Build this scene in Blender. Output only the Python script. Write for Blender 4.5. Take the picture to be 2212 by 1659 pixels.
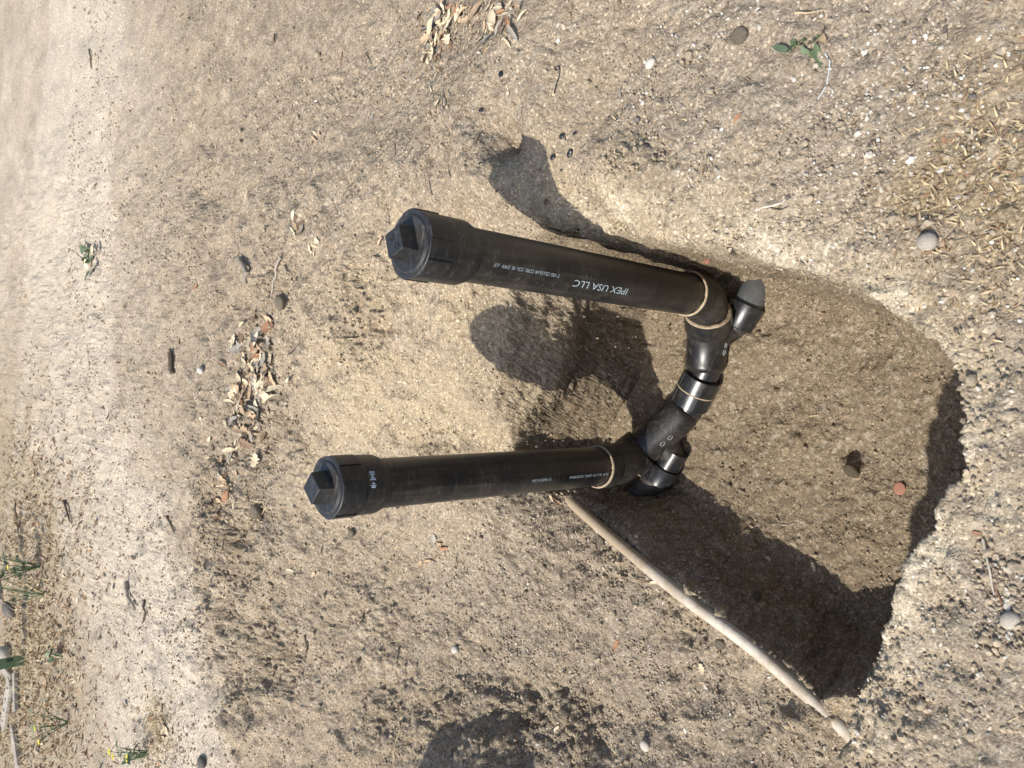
import bpy, math, random
import numpy as np
from mathutils import Vector, Matrix

for o in list(bpy.data.objects):
    bpy.data.objects.remove(o)
scene = bpy.context.scene
COL = scene.collection
random.seed(7)
RNG = np.random.default_rng(11)

# ------------------------------------------------------------------ camera
FPX, CX, CY = 1661.0, 1106.0, 829.5          # focal length and centre for a 2212 px wide picture
CAM = np.array([0.0, 0.0, 1.0])
_n = np.array([(2870.0 - CX) / FPX, (CY - 885.0) / FPX, -1.0]); _n /= np.linalg.norm(_n)
_up = -_n
_fw = np.array([0, 0, -1.0]); _fh = _fw - _fw.dot(_up) * _up; _fh /= np.linalg.norm(_fh)
_rt = np.cross(_fh, _up)
M = np.array([_rt, _fh, _up])                # camera -> world rotation (the phone was held on its side)
cam = bpy.data.cameras.new('camera'); cam_o = bpy.data.objects.new('camera', cam); COL.objects.link(cam_o)
cam_o.matrix_world = Matrix([list(M[0]) + [0], list(M[1]) + [0], list(M[2]) + [1.0], [0, 0, 0, 1]])
cam.sensor_width = 36.0; cam.lens = FPX / 2212.0 * 36.0
cam.clip_start = 0.05; cam.clip_end = 400
cam.dof.use_dof = True; cam.dof.focus_distance = 1.55; cam.dof.aperture_fstop = 12.0
scene.camera = cam_o

# ------------------------------------------------------------------ sky, sun, exposure
SUN_AZ, SUN_EL = math.radians(13.0), math.radians(54.0)
Ldir = Vector((math.cos(SUN_EL) * math.cos(SUN_AZ), math.cos(SUN_EL) * math.sin(SUN_AZ), -math.sin(SUN_EL)))
w = bpy.data.worlds.new('World'); scene.world = w; w.use_nodes = True
nt = w.node_tree; bg = nt.nodes['Background']
sky = nt.nodes.new('ShaderNodeTexSky'); sky.sky_type = 'NISHITA'; sky.sun_disc = False
sky.sun_elevation = SUN_EL; sky.sun_rotation = math.atan2(-Ldir.x, -Ldir.y)
sky.air_density = 1.0; sky.dust_density = 2.0
nt.links.new(sky.outputs[0], bg.inputs[0]); bg.inputs[1].default_value = 0.14
sun = bpy.data.lights.new('sun', 'SUN'); sun.energy = 3.9; sun.angle = math.radians(0.6); sun.color = (1.0, 0.945, 0.865)
sun_o = bpy.data.objects.new('sun', sun); COL.objects.link(sun_o)
sun_o.rotation_euler = Ldir.to_track_quat('-Z', 'Y').to_euler(); sun_o.location = (-4, -1, 6)
scene.view_settings.view_transform = 'Standard'; scene.view_settings.look = 'None'
scene.view_settings.gamma = 1.0; scene.view_settings.use_curve_mapping = False
scene.view_settings.exposure = 0.55


# ------------------------------------------------------------------ numeric helpers
def ray(px, py):
    return M @ np.array([(px - CX) / FPX, (CY - py) / FPX, -1.0])


def atz(px, py, z):
    r = ray(px, py); return CAM + r * ((z - CAM[2]) / r[2])


def atd(px, py, d):
    return CAM + ray(px, py) * d


def proj_arr(P):
    q = (P - CAM) @ M
    return CX + FPX * q[:, 0] / -q[:, 2], CY - FPX * q[:, 1] / -q[:, 2], -q[:, 2]


def _h2(ix, iy, s):
    n = (ix.astype(np.int64) * 374761393 + iy.astype(np.int64) * 668265263 + s * 974634777) & 0xFFFFFFFF
    n = ((n ^ (n >> 13)) * 1274126177) & 0xFFFFFFFF
    n = n ^ (n >> 16)
    return (n & 0xFFFF) / 65535.0


def noise2(x, y, s=0):
    ix, iy = np.floor(x), np.floor(y); fx, fy = x - ix, y - iy
    ux, uy = fx * fx * fx * (fx * (fx * 6 - 15) + 10), fy * fy * fy * (fy * (fy * 6 - 15) + 10)
    a, b = _h2(ix, iy, s), _h2(ix + 1, iy, s); c, d = _h2(ix, iy + 1, s), _h2(ix + 1, iy + 1, s)
    return (a + (b - a) * ux) * (1 - uy) + (c + (d - c) * ux) * uy - 0.5


def fbm2(x, y, f, octv, s=0, gain=0.5):
    t = np.zeros_like(x); a = 1.0
    for k in range(octv):
        c, sn = math.cos(0.7 * k), math.sin(0.7 * k)
        t += a * noise2((x * c - y * sn) * f + 17.3 * k, (x * sn + y * c) * f - 9.1 * k, s + k); f *= 2.07; a *= gain
    return t


def noise3(x, y, z, s=0):
    iz = np.floor(z); fz = z - iz; u = fz * fz * (3 - 2 * fz)
    r = np.zeros_like(x)
    ix, iy = np.floor(x), np.floor(y); fx, fy = x - ix, y - iy
    ux, uy = fx * fx * (3 - 2 * fx), fy * fy * (3 - 2 * fy)
    for dz, wz in ((0, 1 - u), (1, u)):
        k = (iz + dz) * 57 + s
        kx = ix + k * 131; ky = iy + k * 71
        a, b = _h2(kx, ky, 5), _h2(kx + 1, ky, 5); c, d = _h2(kx, ky + 1, 5), _h2(kx + 1, ky + 1, 5)
        r += wz * ((a + (b - a) * ux) * (1 - uy) + (c + (d - c) * ux) * uy)
    return r - 0.5


def smooth(a, b, x):
    t = np.clip((np.asarray(x, float) - a) / (b - a), 0, 1); return t * t * (3 - 2 * t)


class TPS:                                    # thin plate spline through (x, y, z) points
    def __init__(self, pts, reg=1e-4):
        P = np.array(pts, float); self.c = P[:, :2]; n = len(P)
        d = np.linalg.norm(self.c[:, None] - self.c[None], axis=2)
        K = np.where(d > 0, d * d * np.log(d + 1e-12), 0) + np.eye(n) * reg
        Q = np.hstack([np.ones((n, 1)), self.c])
        A = np.zeros((n + 3, n + 3)); A[:n, :n] = K; A[:n, n:] = Q; A[n:, :n] = Q.T
        self.w = np.linalg.solve(A, np.concatenate([P[:, 2], np.zeros(3)])); self.n = n

    def __call__(self, x, y):
        r = self.w[self.n] + self.w[self.n + 1] * x + self.w[self.n + 2] * y
        for i in range(self.n):
            d2 = (x - self.c[i, 0]) ** 2 + (y - self.c[i, 1]) ** 2
            r = r + self.w[i] * 0.5 * d2 * np.log(d2 + 1e-12)
        return r


def sdf(poly, x, y, wid=None):                # >0 inside; also the width interpolated along the outline
    P = np.array(poly, float); n = len(P)
    best = np.full(x.shape, 1e9); ww = np.zeros_like(x); inside = np.zeros(x.shape, bool)
    for i in range(n):
        a, b = P[i], P[(i + 1) % n]; e = b - a
        t = np.clip(((x - a[0]) * e[0] + (y - a[1]) * e[1]) / (e @ e + 1e-12), 0, 1)
        d = (x - a[0] - t * e[0]) ** 2 + (y - a[1] - t * e[1]) ** 2
        m = d < best; best = np.where(m, d, best)
        if wid is not None:
            ww = np.where(m, wid[i] * (1 - t) + wid[(i + 1) % n] * t, ww)
        cond = ((a[1] > y) != (b[1] > y)) & (x < e[0] * (y - a[1]) / (e[1] + (1e-12 if e[1] == 0 else 0)) + a[0])
        inside ^= cond
    d = np.sqrt(best)
    return np.where(inside, d, -d), ww


# ------------------------------------------------------------------ terrain shape
def W(lst):
    return [tuple(atz(p[0], p[1], p[2])) for p in lst]


# undisturbed ground
Gp = W([(1130, 330, 0), (1540, 480, .0), (1300, 250, .01), (1800, 300, 0), (2150, 300, 0), (1950, 640, -.01), (2100, 950, 0),
        (2150, 1400, .01), (2000, 1250, 0), (1850, 1600, .005), (2100, 1640, .015), (900, 250, .0), (600, 300, .0), (1000, 60, 0.01),
        (1600, 60, .01), (300, 300, 0), (300, 900, 0), (300, 1450, 0), (60, 200, 0), (60, 1500, 0.02), (2200, 700, .0)])
Gp += [(.402, .994, .060), (.352, .984, .055), (.324, .978, .028), (.299, .973, -.008), (.283, .971, -.06), (.268, .965, -.125), (.285, .90, -.10), (.325, .88, -.0), (.36, .85, .04), (.24, .80, -.06), (.28, .76, .0), (.222, .70, -.025), (.27, .66, .01), (.45, 1.1, .07), (.55, .9, .05), (.40, 1.06, .075), (.33, 1.06, .068), (.46, 1.0, .066), (.38, .92, .03), (.42, 1.2, .075), (.5, 1.1, .065), (.55, 1.25, .06), (.40, 1.35, .05)]
Gp += [(-6, 20, .1), (6, 20, .1), (0, 30, .1), (-12, 6, 0), (12, 6, 0), (-12, -3, 0), (12, -3, 0), (0, -4, 0), (0, 12, .05), (-1.3, .1, 0.0)]
# the dug-out level (bench beside the white pipe, back slope) that the pit is cut into
Xp = W([(560, 800, .0), (640, 850, -.015), (800, 850, -.06), (1000, 850, -.105), (1000, 720, -.065),
        (860, 700, -.045), (1000, 560, -.01), (900, 560, -.01), (620, 620, .02), (760, 540, .02), (1000, 440, .04),
        (1230, 1050, -.405), (1200, 1150, -.36), (1400, 1300, -.385), (1600, 1450, -.385), (1790, 1600, -.375), (1000, 1200, -.265),
        (1000, 1060, -.19), (800, 1150, -.165), (650, 1130, -.07), (560, 1150, .0), (560, 960, .0), (1000, 1400, -.27), (1250, 1500, -.37),
        (1180, 1640, -.34), (1500, 1640, -.37), (700, 1400, -.12), (480, 1400, -.01), (440, 1600, -.01), (700, 1650, -.13), (380, 1300, 0.),
        (300, 900, 0), (400, 500, 0)])
Xp += [(.136, 1.20, -.10), (.07, 1.25, -.10), (.0, 1.30, -.13), (-.08, 1.35, -.18), (-.15, 1.40, -.24), (.2, 1.2, -.08), (.1, 1.4, -.07), (-.1, 1.55, -.11), (.25, 1.15, -.07), (.35, 1.0, .03), (.40, 1.06, .088), (.30, 1.1, -.02), (.42, 1.2, .075), (.5, 1.1, .065), (.55, 1.25, .06), (.40, 1.35, .05), (.2, .6, -.2), (0, .3, -.35), (-.3, .35, -.37), (-.7, .35, -.37), (0.5, .9, .04), (.55, 1.6, 0.02), (.8, 2.5, 0), (-.2, .7, -.35), (.1, .6, -.33),
       (-1.25, .8, -.1), (-1.4, 1.2, .0), (-1.6, 1.6, .02), (-2, 2.2, 0), (-2, 4, 0), (2, 4, 0), (0, 8, 0)]
# pit floor
Fp = W([(1340, 670, -.505), (1365, 720, -.535), (1385, 790, -.565), (1390, 860, -.565), (1270, 870, -.53), (1265, 940, -.55), (1560, 600, -.585), (1600, 700, -.60), (1630, 640, -.615), (1500, 900, -.605), (1420, 1050, -.605),
        (1440, 1000, -.610), (1700, 800, -.61), (1700, 1000, -.61), (1850, 900, -.61), (1950, 900, -.60), (1800, 700, -.60), (1345, 1100, -.605), (1560, 1150, -.59), (1750, 1200, -.60), (1700, 1330, -.59)])
Fp += [(-.65, .6, -.57), (.3, .5, -.55), (0, .3, -.58), (.28, .95, -.575)]
RIM = [(1552, 536), (1600, 549), (1650, 560), (1750, 586), (1850, 626),
       (1950, 685), (2010, 737), (2055, 795), (2080, 860), (2087, 940), (2068, 1040), (2020, 1115), (1975, 1200), (1945, 1290), (1893, 1400),
       (1852, 1490), (1832, 1590), (1800, 1760), (1765, 1930)]
rimw = [(.33, 1.03), (.293, .995), (.276, .965), (.283, .92), (.282, .87), (.270, .82), (.250, .76), (.228, .70)] + [tuple(atz(p[0], p[1], 0.0)[:2]) for p in RIM]
EXC = rimw + [(-1.0, .47), (-1.6, .6), (-1.9, 1.4), (-1.7, 2.6), (0.0, 3.0), (.9, 2.2), (.62, 1.35)]
EXW = [.04] * 10 + [.07] * (len(rimw) - 10) + [.08, .3, .6, .8, .8, .6, .3]
BACK = W([(1772, 1515, -.38), (1690, 1440, -.38), (1600, 1372, -.38), (1510, 1300, -.38), (1420, 1232, -.38), (1345, 1165, -.39), (1280, 1112, -.40), (1235, 1068, -.41)])
BACK = [p[:2] for p in BACK] + [(-.262, 1.318), (-.21, 1.345), (-.15, 1.345), (-.09, 1.315), (-.03, 1.28), (.03, 1.245), (.08, 1.22), (.13, 1.20), (.18, 1.19), (.23, 1.165), (.265, 1.12), (.287, 1.06)]
PIT = rimw[1:-2] + BACK
PIW = ([.03, .03, .03, .03, .035, .04, .05, .06, .07, .10, .13, .16, .18, .20, .22, .22, .20, .18, .16, .14, .14, .14, .14, .14]
       + [.10, .10, .12, .14, .14, .10, .06, .05, .05, .06, .07, .08, .09, .10, .10, .09, .08, .07, .06, .05, .04])
PIW = (PIW + [.05] * 50)[:len(PIT)]
print('pit', len(rimw), len(PIT))
# patches of loose crumbly soil (pixel, radius in metres, height of the clods)
ROUGH = [(560, 1110, .20, .022), (590, 1180, .16, .02), (520, 1330, .20, .018), (620, 1400, .16, .018), (560, 1470, .18, .016), (650, 720, .13, .014),
         (860, 690, .13, .016), (630, 930, .16, .014), (700, 640, .1, .01), (1290, 1190, .07, .012), (1470, 1345, .08, .014), (1320, 1240, .06, .012),
         (980, 1600, .10, .022), (1080, 1640, .10, .02), (880, 1580, .10, .016), (1700, 1600, .06, .010), (1390, 360, .06, .012),
         (1430, 390, .05, .012), (760, 1350, .16, .010), (800, 1560, .14, .012), (2120, 1420, .06, .012), (1570, 1420, .08, .008),
         (430, 420, .2, .006), (690, 950, .1, .012), (900, 1000, .1, .01), (600, 600, .12, .012)]
rough_w = [(atz(a, b, -.12 if b > 600 and a < 1150 else (-.36 if b > 1130 else 0))[:2], r, h) for a, b, r, h in ROUGH]
HOLLOWS = [(520, 180, .10, .012), (760, 1150, .05, .02), (610, 1350, .06, .025), (1835, 985, .022, .030, -.6), (760, 1290, .07, -.01), (2010, 1180, .03, .012),
           (1990, 1020, .03, .01), (2030, 1290, .03, .01), (1610, 360, .03, .006), (1560, 450, .03, .008), (1590, 75, .04, -.012),
           (420, 330, .2, .012), (260, 620, .4, .012), (500, 500, .2, .01), (330, 300, .3, .012), (1736, 1585, .05, -.03, -.37), (1835, 1010, .02, -.012, -.6)]


def terrain(x, y):
    """height and soil attributes at world x, y"""
    wk = 1 - .65 * smooth(1.0, 1.12, y)
    wx = x + wk * (.018 * noise2(x * 14, y * 14, 3) + .008 * noise2(x * 45, y * 45, 4))
    wy = y + wk * (.018 * noise2(x * 14, y * 14, 5) + .008 * noise2(x * 45, y * 45, 6))
    G = TG(x, y); X = TX(x, y); F = TF(x, y)
    de, we = sdf(EXC, wx, wy, EXW); dp, wp = sdf(PIT, wx, wy, PIW)
    te = np.clip(de / np.maximum(we, .01), 0, 1); tp = np.clip(dp / np.maximum(wp, .01), 0, 1)
    pe = np.where(we > .2, te * te * (3 - 2 * te), np.sin(te * math.pi / 2)); bk = smooth(1.02, 1.12, y)
    pp = (1 - bk) * np.sin(tp * math.pi / 2) ** 0.9 + bk * (.5 * tp + .5 * tp * tp * (3 - 2 * tp))
    z = G + (X - G) * pe
    z = z + (F - z) * pp
    pit = smooth(0, .5, pp) * (dp > 0)
    # crumbly lip along the cut
    lip = np.exp(-(np.minimum(np.abs(dp), np.abs(de)) / .03) ** 2)
    exc = smooth(0, .6, pe) * (de > 0)
    # gentle undulation + loose clods
    z = z + .016 * fbm2(x, y, 2.2, 3, 20) * (1 - .6 * pit) * smooth(.3, 1.2, np.hypot(x - .1, y - .9) + .3) + .011 * fbm2(x, y, 10, 3, 30) * (1 - .5 * pit)
    rough = np.zeros_like(x)
    for (c, r, h) in rough_w:
        g = np.exp(-(((x - c[0]) ** 2 + (y - c[1]) ** 2) / (r * r)))
        rough = np.maximum(rough, g * h)
    swirl = .05 * fbm2(x, y, 4, 2, 110)
    ridge = .5 - np.abs(fbm2(x * .8 + y * .5 + swirl, y - .35 * x + swirl, 6.5, 3, 120, .5)) * 2.2
    dug = exc * (1 - smooth(0, .3, pit)) * smooth(.0, .12, -dp)
    back_slope = np.exp(-((x + .02) ** 2 / .42 ** 2 + (y - 1.62) ** 2 / .30 ** 2))
    far_g = smooth(1.7, 2.6, y)
    z = z + ridge * (.020 * np.clip(dug - .75 * back_slope, 0, 1) + .012 * back_slope + .014 * far_g) + .020 * far_g * fbm2(x * .7, y * 1.6, 4.5, 2, 130)
    z = z + .012 * dug * fbm2(x + swirl * 3, y - swirl * 2, 13, 2, 140)
    clod = fbm2(x, y, 17, 2, 50, .6) * 1.2 - .5 * np.abs(2 * noise2(x * 34, y * 34, 55)) 
    clod2 = np.abs(2 * noise2(x * 70, y * 70, 60))
    z = z + rough * 2.0 * (clod + .45 * clod2) + .006 * lip * fbm2(x, y, 60, 2, 70)
    for hh in HOLLOWS:
        c = atz(hh[0], hh[1], hh[4] if len(hh) > 4 else (-.1 if hh[0] < 900 and hh[1] > 1100 else 0))
        z = z - hh[3] * np.exp(-(((x - c[0]) ** 2 + (y - c[1]) ** 2) / hh[2] ** 2) ** 1.5)
    # spoil heap beyond the dug-out, outside the frame: it shades the corner of the bench
    z = z + .36 * np.exp(-(((x + 1.28) / .22) ** 4 + ((y - 1.36) / .20) ** 4)) + .13 * np.exp(-(((x + .98) / .12) ** 2 + ((y - 1.40) / .13) ** 2))
    z = z + .006 * fbm2(x, y, 48, 2, 80) + pit * (.012 * fbm2(x, y, 9, 2, 150) + .009 * np.maximum(0, noise2(x * 40, y * 40, 160) - .18) * 2)
    return z, pit, exc, rough, lip, dp


TG, TX, TF = TPS(Gp), TPS(Xp), TPS(Fp)


def axis(lo, hi, step, glo, ghi, gr):
    core = list(np.arange(lo, hi, step)); a, s = [], step
    v = core[0]
    while v > glo: s *= gr; v -= s; a.append(v)
    b, s, v = [], step, core[-1]
    while v < ghi: s *= gr; v += s; b.append(v)
    return np.array(a[::-1] + core + b)


XS = axis(-.95, .80, .0033, -60, 60, 1.035)
YS = axis(.16, 1.85, .0033, -25, 160, 1.0105)
YS = np.unique(np.concatenate([YS, np.arange(1.13, 1.31, .0012)])); XS = np.unique(np.concatenate([XS, np.arange(.215, .29, .0013)]))
YS = YS[np.concatenate([[True], np.diff(YS) > .0007])]; XS = XS[np.concatenate([[True], np.diff(XS) > .0007])]
print('grid', len(XS), len(YS))
# keep the far spacing from growing without end
GX, GY = np.meshgrid(XS, YS)
HZ, PITA, EXCA, ROUGHA, LIPA, DPA = terrain(GX.ravel(), GY.ravel())
H2 = HZ.reshape(GX.shape)


def height(x, y):
    x = np.atleast_1d(np.asarray(x, float)); y = np.atleast_1d(np.asarray(y, float))
    i = np.clip(np.searchsorted(XS, x) - 1, 0, len(XS) - 2); j = np.clip(np.searchsorted(YS, y) - 1, 0, len(YS) - 2)
    u = (x - XS[i]) / (XS[i + 1] - XS[i]); v = (y - YS[j]) / (YS[j + 1] - YS[j])
    return (H2[j, i] * (1 - u) + H2[j, i + 1] * u) * (1 - v) + (H2[j + 1, i] * (1 - u) + H2[j + 1, i + 1] * u) * v


def field(A, x, y):
    A = A.reshape(GX.shape)
    i = np.clip(np.searchsorted(XS, x), 0, len(XS) - 1); j = np.clip(np.searchsorted(YS, y), 0, len(YS) - 1)
    return A[j, i]


_T = np.concatenate([np.arange(.55, 3.0, .004), np.arange(3.0, 14, .02)])


def ground_at(px, py):
    """where the line of sight through a picture point meets the ground"""
    r = ray(px, py); P = CAM[None] + _T[:, None] * r[None]
    h = height(P[:, 0], P[:, 1]); k = np.argmax(P[:, 2] < h)
    p = P[k]; return np.array([p[0], p[1], height(p[0], p[1])[0]])


def normal_at(x, y, e=.012):
    dx = (height(x + e, y)[0] - height(x - e, y)[0]) / (2 * e); dy = (height(x, y + e)[0] - height(x, y - e)[0]) / (2 * e)
    return Vector((-dx, -dy, 1)).normalized()


# ------------------------------------------------------------------ materials
class NT:
    def __init__(self, name):
        self.m = bpy.data.materials.new(name); self.m.use_nodes = True; self.t = self.m.node_tree
        self.b = self.t.nodes['Principled BSDF']

    def n(self, typ, **kw):
        nd = self.t.nodes.new(typ)
        for k, v in kw.items():
            if k.startswith('i_'):
                nd.inputs[k[2:].replace('_', ' ')].default_value = v
            else:
                setattr(nd, k, v)
        return nd

    def l(self, a, b):
        self.t.links.new(a, b)

    def coords(self):
        return self.n('ShaderNodeTexCoord').outputs['Object']

    def noise(self, vec, scale, detail=4, rough=.55, dist=0):
        nd = self.n('ShaderNodeTexNoise'); nd.inputs['Scale'].default_value = scale; nd.inputs['Detail'].default_value = detail
        nd.inputs['Roughness'].default_value = rough; nd.inputs['Distortion'].default_value = dist
        self.l(vec, nd.inputs['Vector']); return nd.outputs['Fac']

    def ramp(self, fac, stops):
        r = self.n('ShaderNodeValToRGB'); e = r.color_ramp.elements
        while len(e) < len(stops): e.new(.5)
        for q, (p, c) in zip(e, stops):
            q.position = p; q.color = (c if hasattr(c, '__len__') else (c, c, c)) if hasattr(c, '__len__') and len(c) == 4 else ((*c, 1) if hasattr(c, '__len__') else (c, c, c, 1))
        self.l(fac, r.inputs[0]); return r.outputs[0]

    def mix(self, fac, a, b, mode='MIX'):
        m = self.n('ShaderNodeMix', data_type='RGBA', blend_type=mode)
        for v, i in ((fac, 0), (a, 6), (b, 7)):
            if hasattr(v, 'links'): self.l(v, m.inputs[i])
            elif i == 0: m.inputs[0].default_value = v
            else: m.inputs[i].default_value = (*v, 1)
        return m.outputs[2]

    def math(self, op, a, b=None, clamp=False):
        m = self.n('ShaderNodeMath', operation=op, use_clamp=clamp)
        for i, v in enumerate((a, b)):
            if v is None: continue
            if hasattr(v, 'links'): self.l(v, m.inputs[i])
            else: m.inputs[i].default_value = v
        return m.outputs[0]

    def bump(self, h, strength, dist, prev=None):
        b = self.n('ShaderNodeBump'); b.inputs['Strength'].default_value = strength; b.inputs['Distance'].default_value = dist
        self.l(h, b.inputs['Height'])
        if prev is not None: self.l(prev, b.inputs['Normal'])
        return b.outputs[0]

    def attr(self, name, typ='GEOMETRY'):
        a = self.n('ShaderNodeAttribute', attribute_name=name, attribute_type=typ); return a


def soil_material():
    N = NT('dry_soil'); v = N.coords()
    pit = N.attr('moist').outputs['Fac']; pale = N.attr('pale').outputs['Fac']; grit = N.attr('grit').outputs['Fac']
    loam = N.attr('loam').outputs['Fac']; straw = N.attr('straw').outputs['Fac']; chalk = N.attr('chalk').outputs['Fac']
    big = N.noise(v, 3.5, 5, .6); mid = N.noise(v, 19, 5, .62); fine = N.noise(v, 130, 4, .7)
    base = N.ramp(mid, [(.25, (.225, .178, .124)), (.5, (.300, .244, .175)), (.75, (.365, .303, .224))])
    base = N.mix(N.ramp(big, [(.35, 0), (.65, .45)]), base, (.262, .210, .148))
    base = N.mix(N.math('MULTIPLY', loam, .85), base, (.375, .300, .198))
    base = N.mix(N.math('MULTIPLY', grit, .55), base, (.245, .207, .158))
    base = N.mix(N.math('MULTIPLY', pale, .80), base, (.50, .435, .345))
    base = N.mix(N.math('MULTIPLY', straw, .6), base, (.235, .175, .095))
    base = N.mix(N.math('MULTIPLY', chalk, .7), base, (.52, .45, .33))
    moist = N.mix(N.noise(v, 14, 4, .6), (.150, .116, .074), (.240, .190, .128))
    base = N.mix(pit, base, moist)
    # single grains of sand and grit
    def grains(scale):
        vo = N.n('ShaderNodeTexVoronoi', feature='F1'); vo.inputs['Scale'].default_value = scale; vo.inputs['Randomness'].default_value = 1
        N.l(v, vo.inputs['Vector']); return vo
    g1, g2, g3 = grains(260), grains(520), grains(110)
    s1 = N.n('ShaderNodeSeparateColor'); N.l(g1.outputs['Color'], s1.inputs[0])
    s2 = N.n('ShaderNodeSeparateColor'); N.l(g2.outputs['Color'], s2.inputs[0])
    s3 = N.n('ShaderNodeSeparateColor'); N.l(g3.outputs['Color'], s3.inputs[0])
    k1 = N.ramp(s1.outputs[0], [(0, .60), (.25, .86), (.6, 1.0), (.88, 1.14), (.96, 1.6), (1, 2.0)])
    k2 = N.ramp(s2.outputs[1], [(0, .74), (.5, 1.0), (.9, 1.16), (1, 1.5)])
    base = N.mix(.85, base, k1, 'MULTIPLY'); base = N.mix(.8, base, k2, 'MULTIPLY')
    base = N.mix(N.ramp(N.math('MULTIPLY', s3.outputs[0], 1), [(.90, 0), (.93, .35)]), base, (.42, .37, .29))
    base = N.mix(N.math('MULTIPLY', N.ramp(fine, [(.28, .7), (.40, 0)]), .45), base, (.07, .052, .036))
    N.l(base, N.b.inputs['Base Color'])
    N.b.inputs['Roughness'].default_value = .95; N.b.inputs['Specular IOR Level'].default_value = .12
    h = N.math('ADD', N.math('MULTIPLY', N.math('SUBTRACT', 1, g1.outputs['Distance']), .55), N.math('MULTIPLY', s1.outputs[0], .6))
    nb = N.bump(h, .65, .0022)
    nb = N.bump(fine, .7, .005, nb)
    nb = N.bump(N.noise(v, 48, 4, .65), .6, .010, nb)
    N.l(nb, N.b.inputs['Normal'])
    return N.m


def grain_material(name, rough=.85, spec=.2):
    N = NT(name); a = N.attr('col', 'INSTANCER')
    v = N.coords(); k = N.ramp(N.noise(v, 3, 3), [(.3, .75), (.7, 1.15)])
    N.l(N.mix(1, a.outputs['Color'], k, 'MULTIPLY'), N.b.inputs['Base Color'])
    N.b.inputs['Roughness'].default_value = rough; N.b.inputs['Specular IOR Level'].default_value = spec
    return N.m


def abs_material(name='black_abs_plastic', dust=.34, rough=.34, base=(.0085, .009, .010)):
    N = NT(name); v = N.coords()
    d1 = N.noise(v, 9, 5, .62); d2 = N.noise(v, 55, 5, .7)
    mp = N.n('ShaderNodeMapping'); mp.inputs['Scale'].default_value = (70, 70, 3.5); N.l(v, mp.inputs['Vector'])
    streak = N.noise(mp.outputs[0], 1.6, 4, .65)
    mp2 = N.n('ShaderNodeMapping'); mp2.inputs['Scale'].default_value = (16, 60, 130); mp2.inputs['Rotation'].default_value = (.7, .5, .9); N.l(v, mp2.inputs['Vector'])
    scr = N.noise(mp2.outputs[0], 1.4, 3, .5, .4)
    f = N.math('MULTIPLY', N.ramp(d1, [(.35, 0), (.75, 1)]), N.ramp(d2, [(.3, .3), (.7, 1)]))
    f = N.math('ADD', N.math('MULTIPLY', f, dust * .55), N.math('MULTIPLY', N.ramp(streak, [(.50, 0), (.72, 1)]), N.math('MULTIPLY', N.ramp(d1, [(.4, .2), (.65, 1)]), dust * .5)))
    geo = N.n('ShaderNodeNewGeometry'); sp = N.n('ShaderNodeSeparateXYZ'); N.l(geo.outputs['True Normal'], sp.inputs[0])
    spots = N.ramp(N.noise(v, 150, 3, .6), [(.69, 0), (.74, .8)])
    f = N.math('ADD', f, N.math('MULTIPLY', spots, N.math('MULTIPLY', N.ramp(sp.outputs[2], [(.5, .10), (.9, .7)]), dust * 1.4)), True)
    c = N.mix(f, base, (.20, .165, .12))
    c = N.mix(N.math('MULTIPLY', N.ramp(scr, [(.60, 0), (.63, 1), (.66, 0)]), N.math('MULTIPLY', d1, .22)), c, (.42, .40, .37))
    N.l(c, N.b.inputs['Base Color'])
    N.l(N.math('ADD', rough, N.math('MULTIPLY', f, .9), True), N.b.inputs['Roughness'])
    N.b.inputs['Specular IOR Level'].default_value = .5
    nb = N.bump(N.noise(v, 240, 3, .6), .12, .001); nb = N.bump(scr, .08, .001, nb); N.l(nb, N.b.inputs['Normal'])
    return N.m


def plain(name, col, rough=.7, var=.3, scale=40, bump=.2, bdist=.001, spec=.3, dark=.6):
    N = NT(name); v = N.coords()
    oi = N.n('ShaderNodeObjectInfo')
    k = N.ramp(N.noise(v, scale, 5, .65), [(.28, 1 - var), (.72, 1 + var * .5)])
    k2 = N.ramp(oi.outputs['Random'], [(0, dark), (1, 1.25)])
    c = N.mix(1, N.mix(1, col, k, 'MULTIPLY'), k2, 'MULTIPLY')
    N.l(c, N.b.inputs['Base Color']); N.b.inputs['Roughness'].default_value = rough; N.b.inputs['Specular IOR Level'].default_value = spec
    N.l(N.bump(N.noise(v, scale * 3, 4, .65), bump, bdist), N.b.inputs['Normal'])
    return N.m


def pvc_material():
    N = NT('dusty_white_pvc'); v = N.coords()
    a = N.noise(v, 18, 5, .7); b = N.noise(v, 140, 3, .7)
    f = N.math('ADD', N.ramp(a, [(.36, .15), (.62, .85)]), N.ramp(b, [(.60, 0), (.72, .5)]), True)
    far = N.attr('soil').outputs['Fac']
    f = N.math('ADD', f, far, True)
    c = N.mix(f, (.60, .55, .47), (.33, .262, .175)); N.l(c, N.b.inputs['Base Color'])
    N.b.inputs['Roughness'].default_value = .6; N.l(N.bump(b, .25, .001), N.b.inputs['Normal'])
    return N.m


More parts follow.
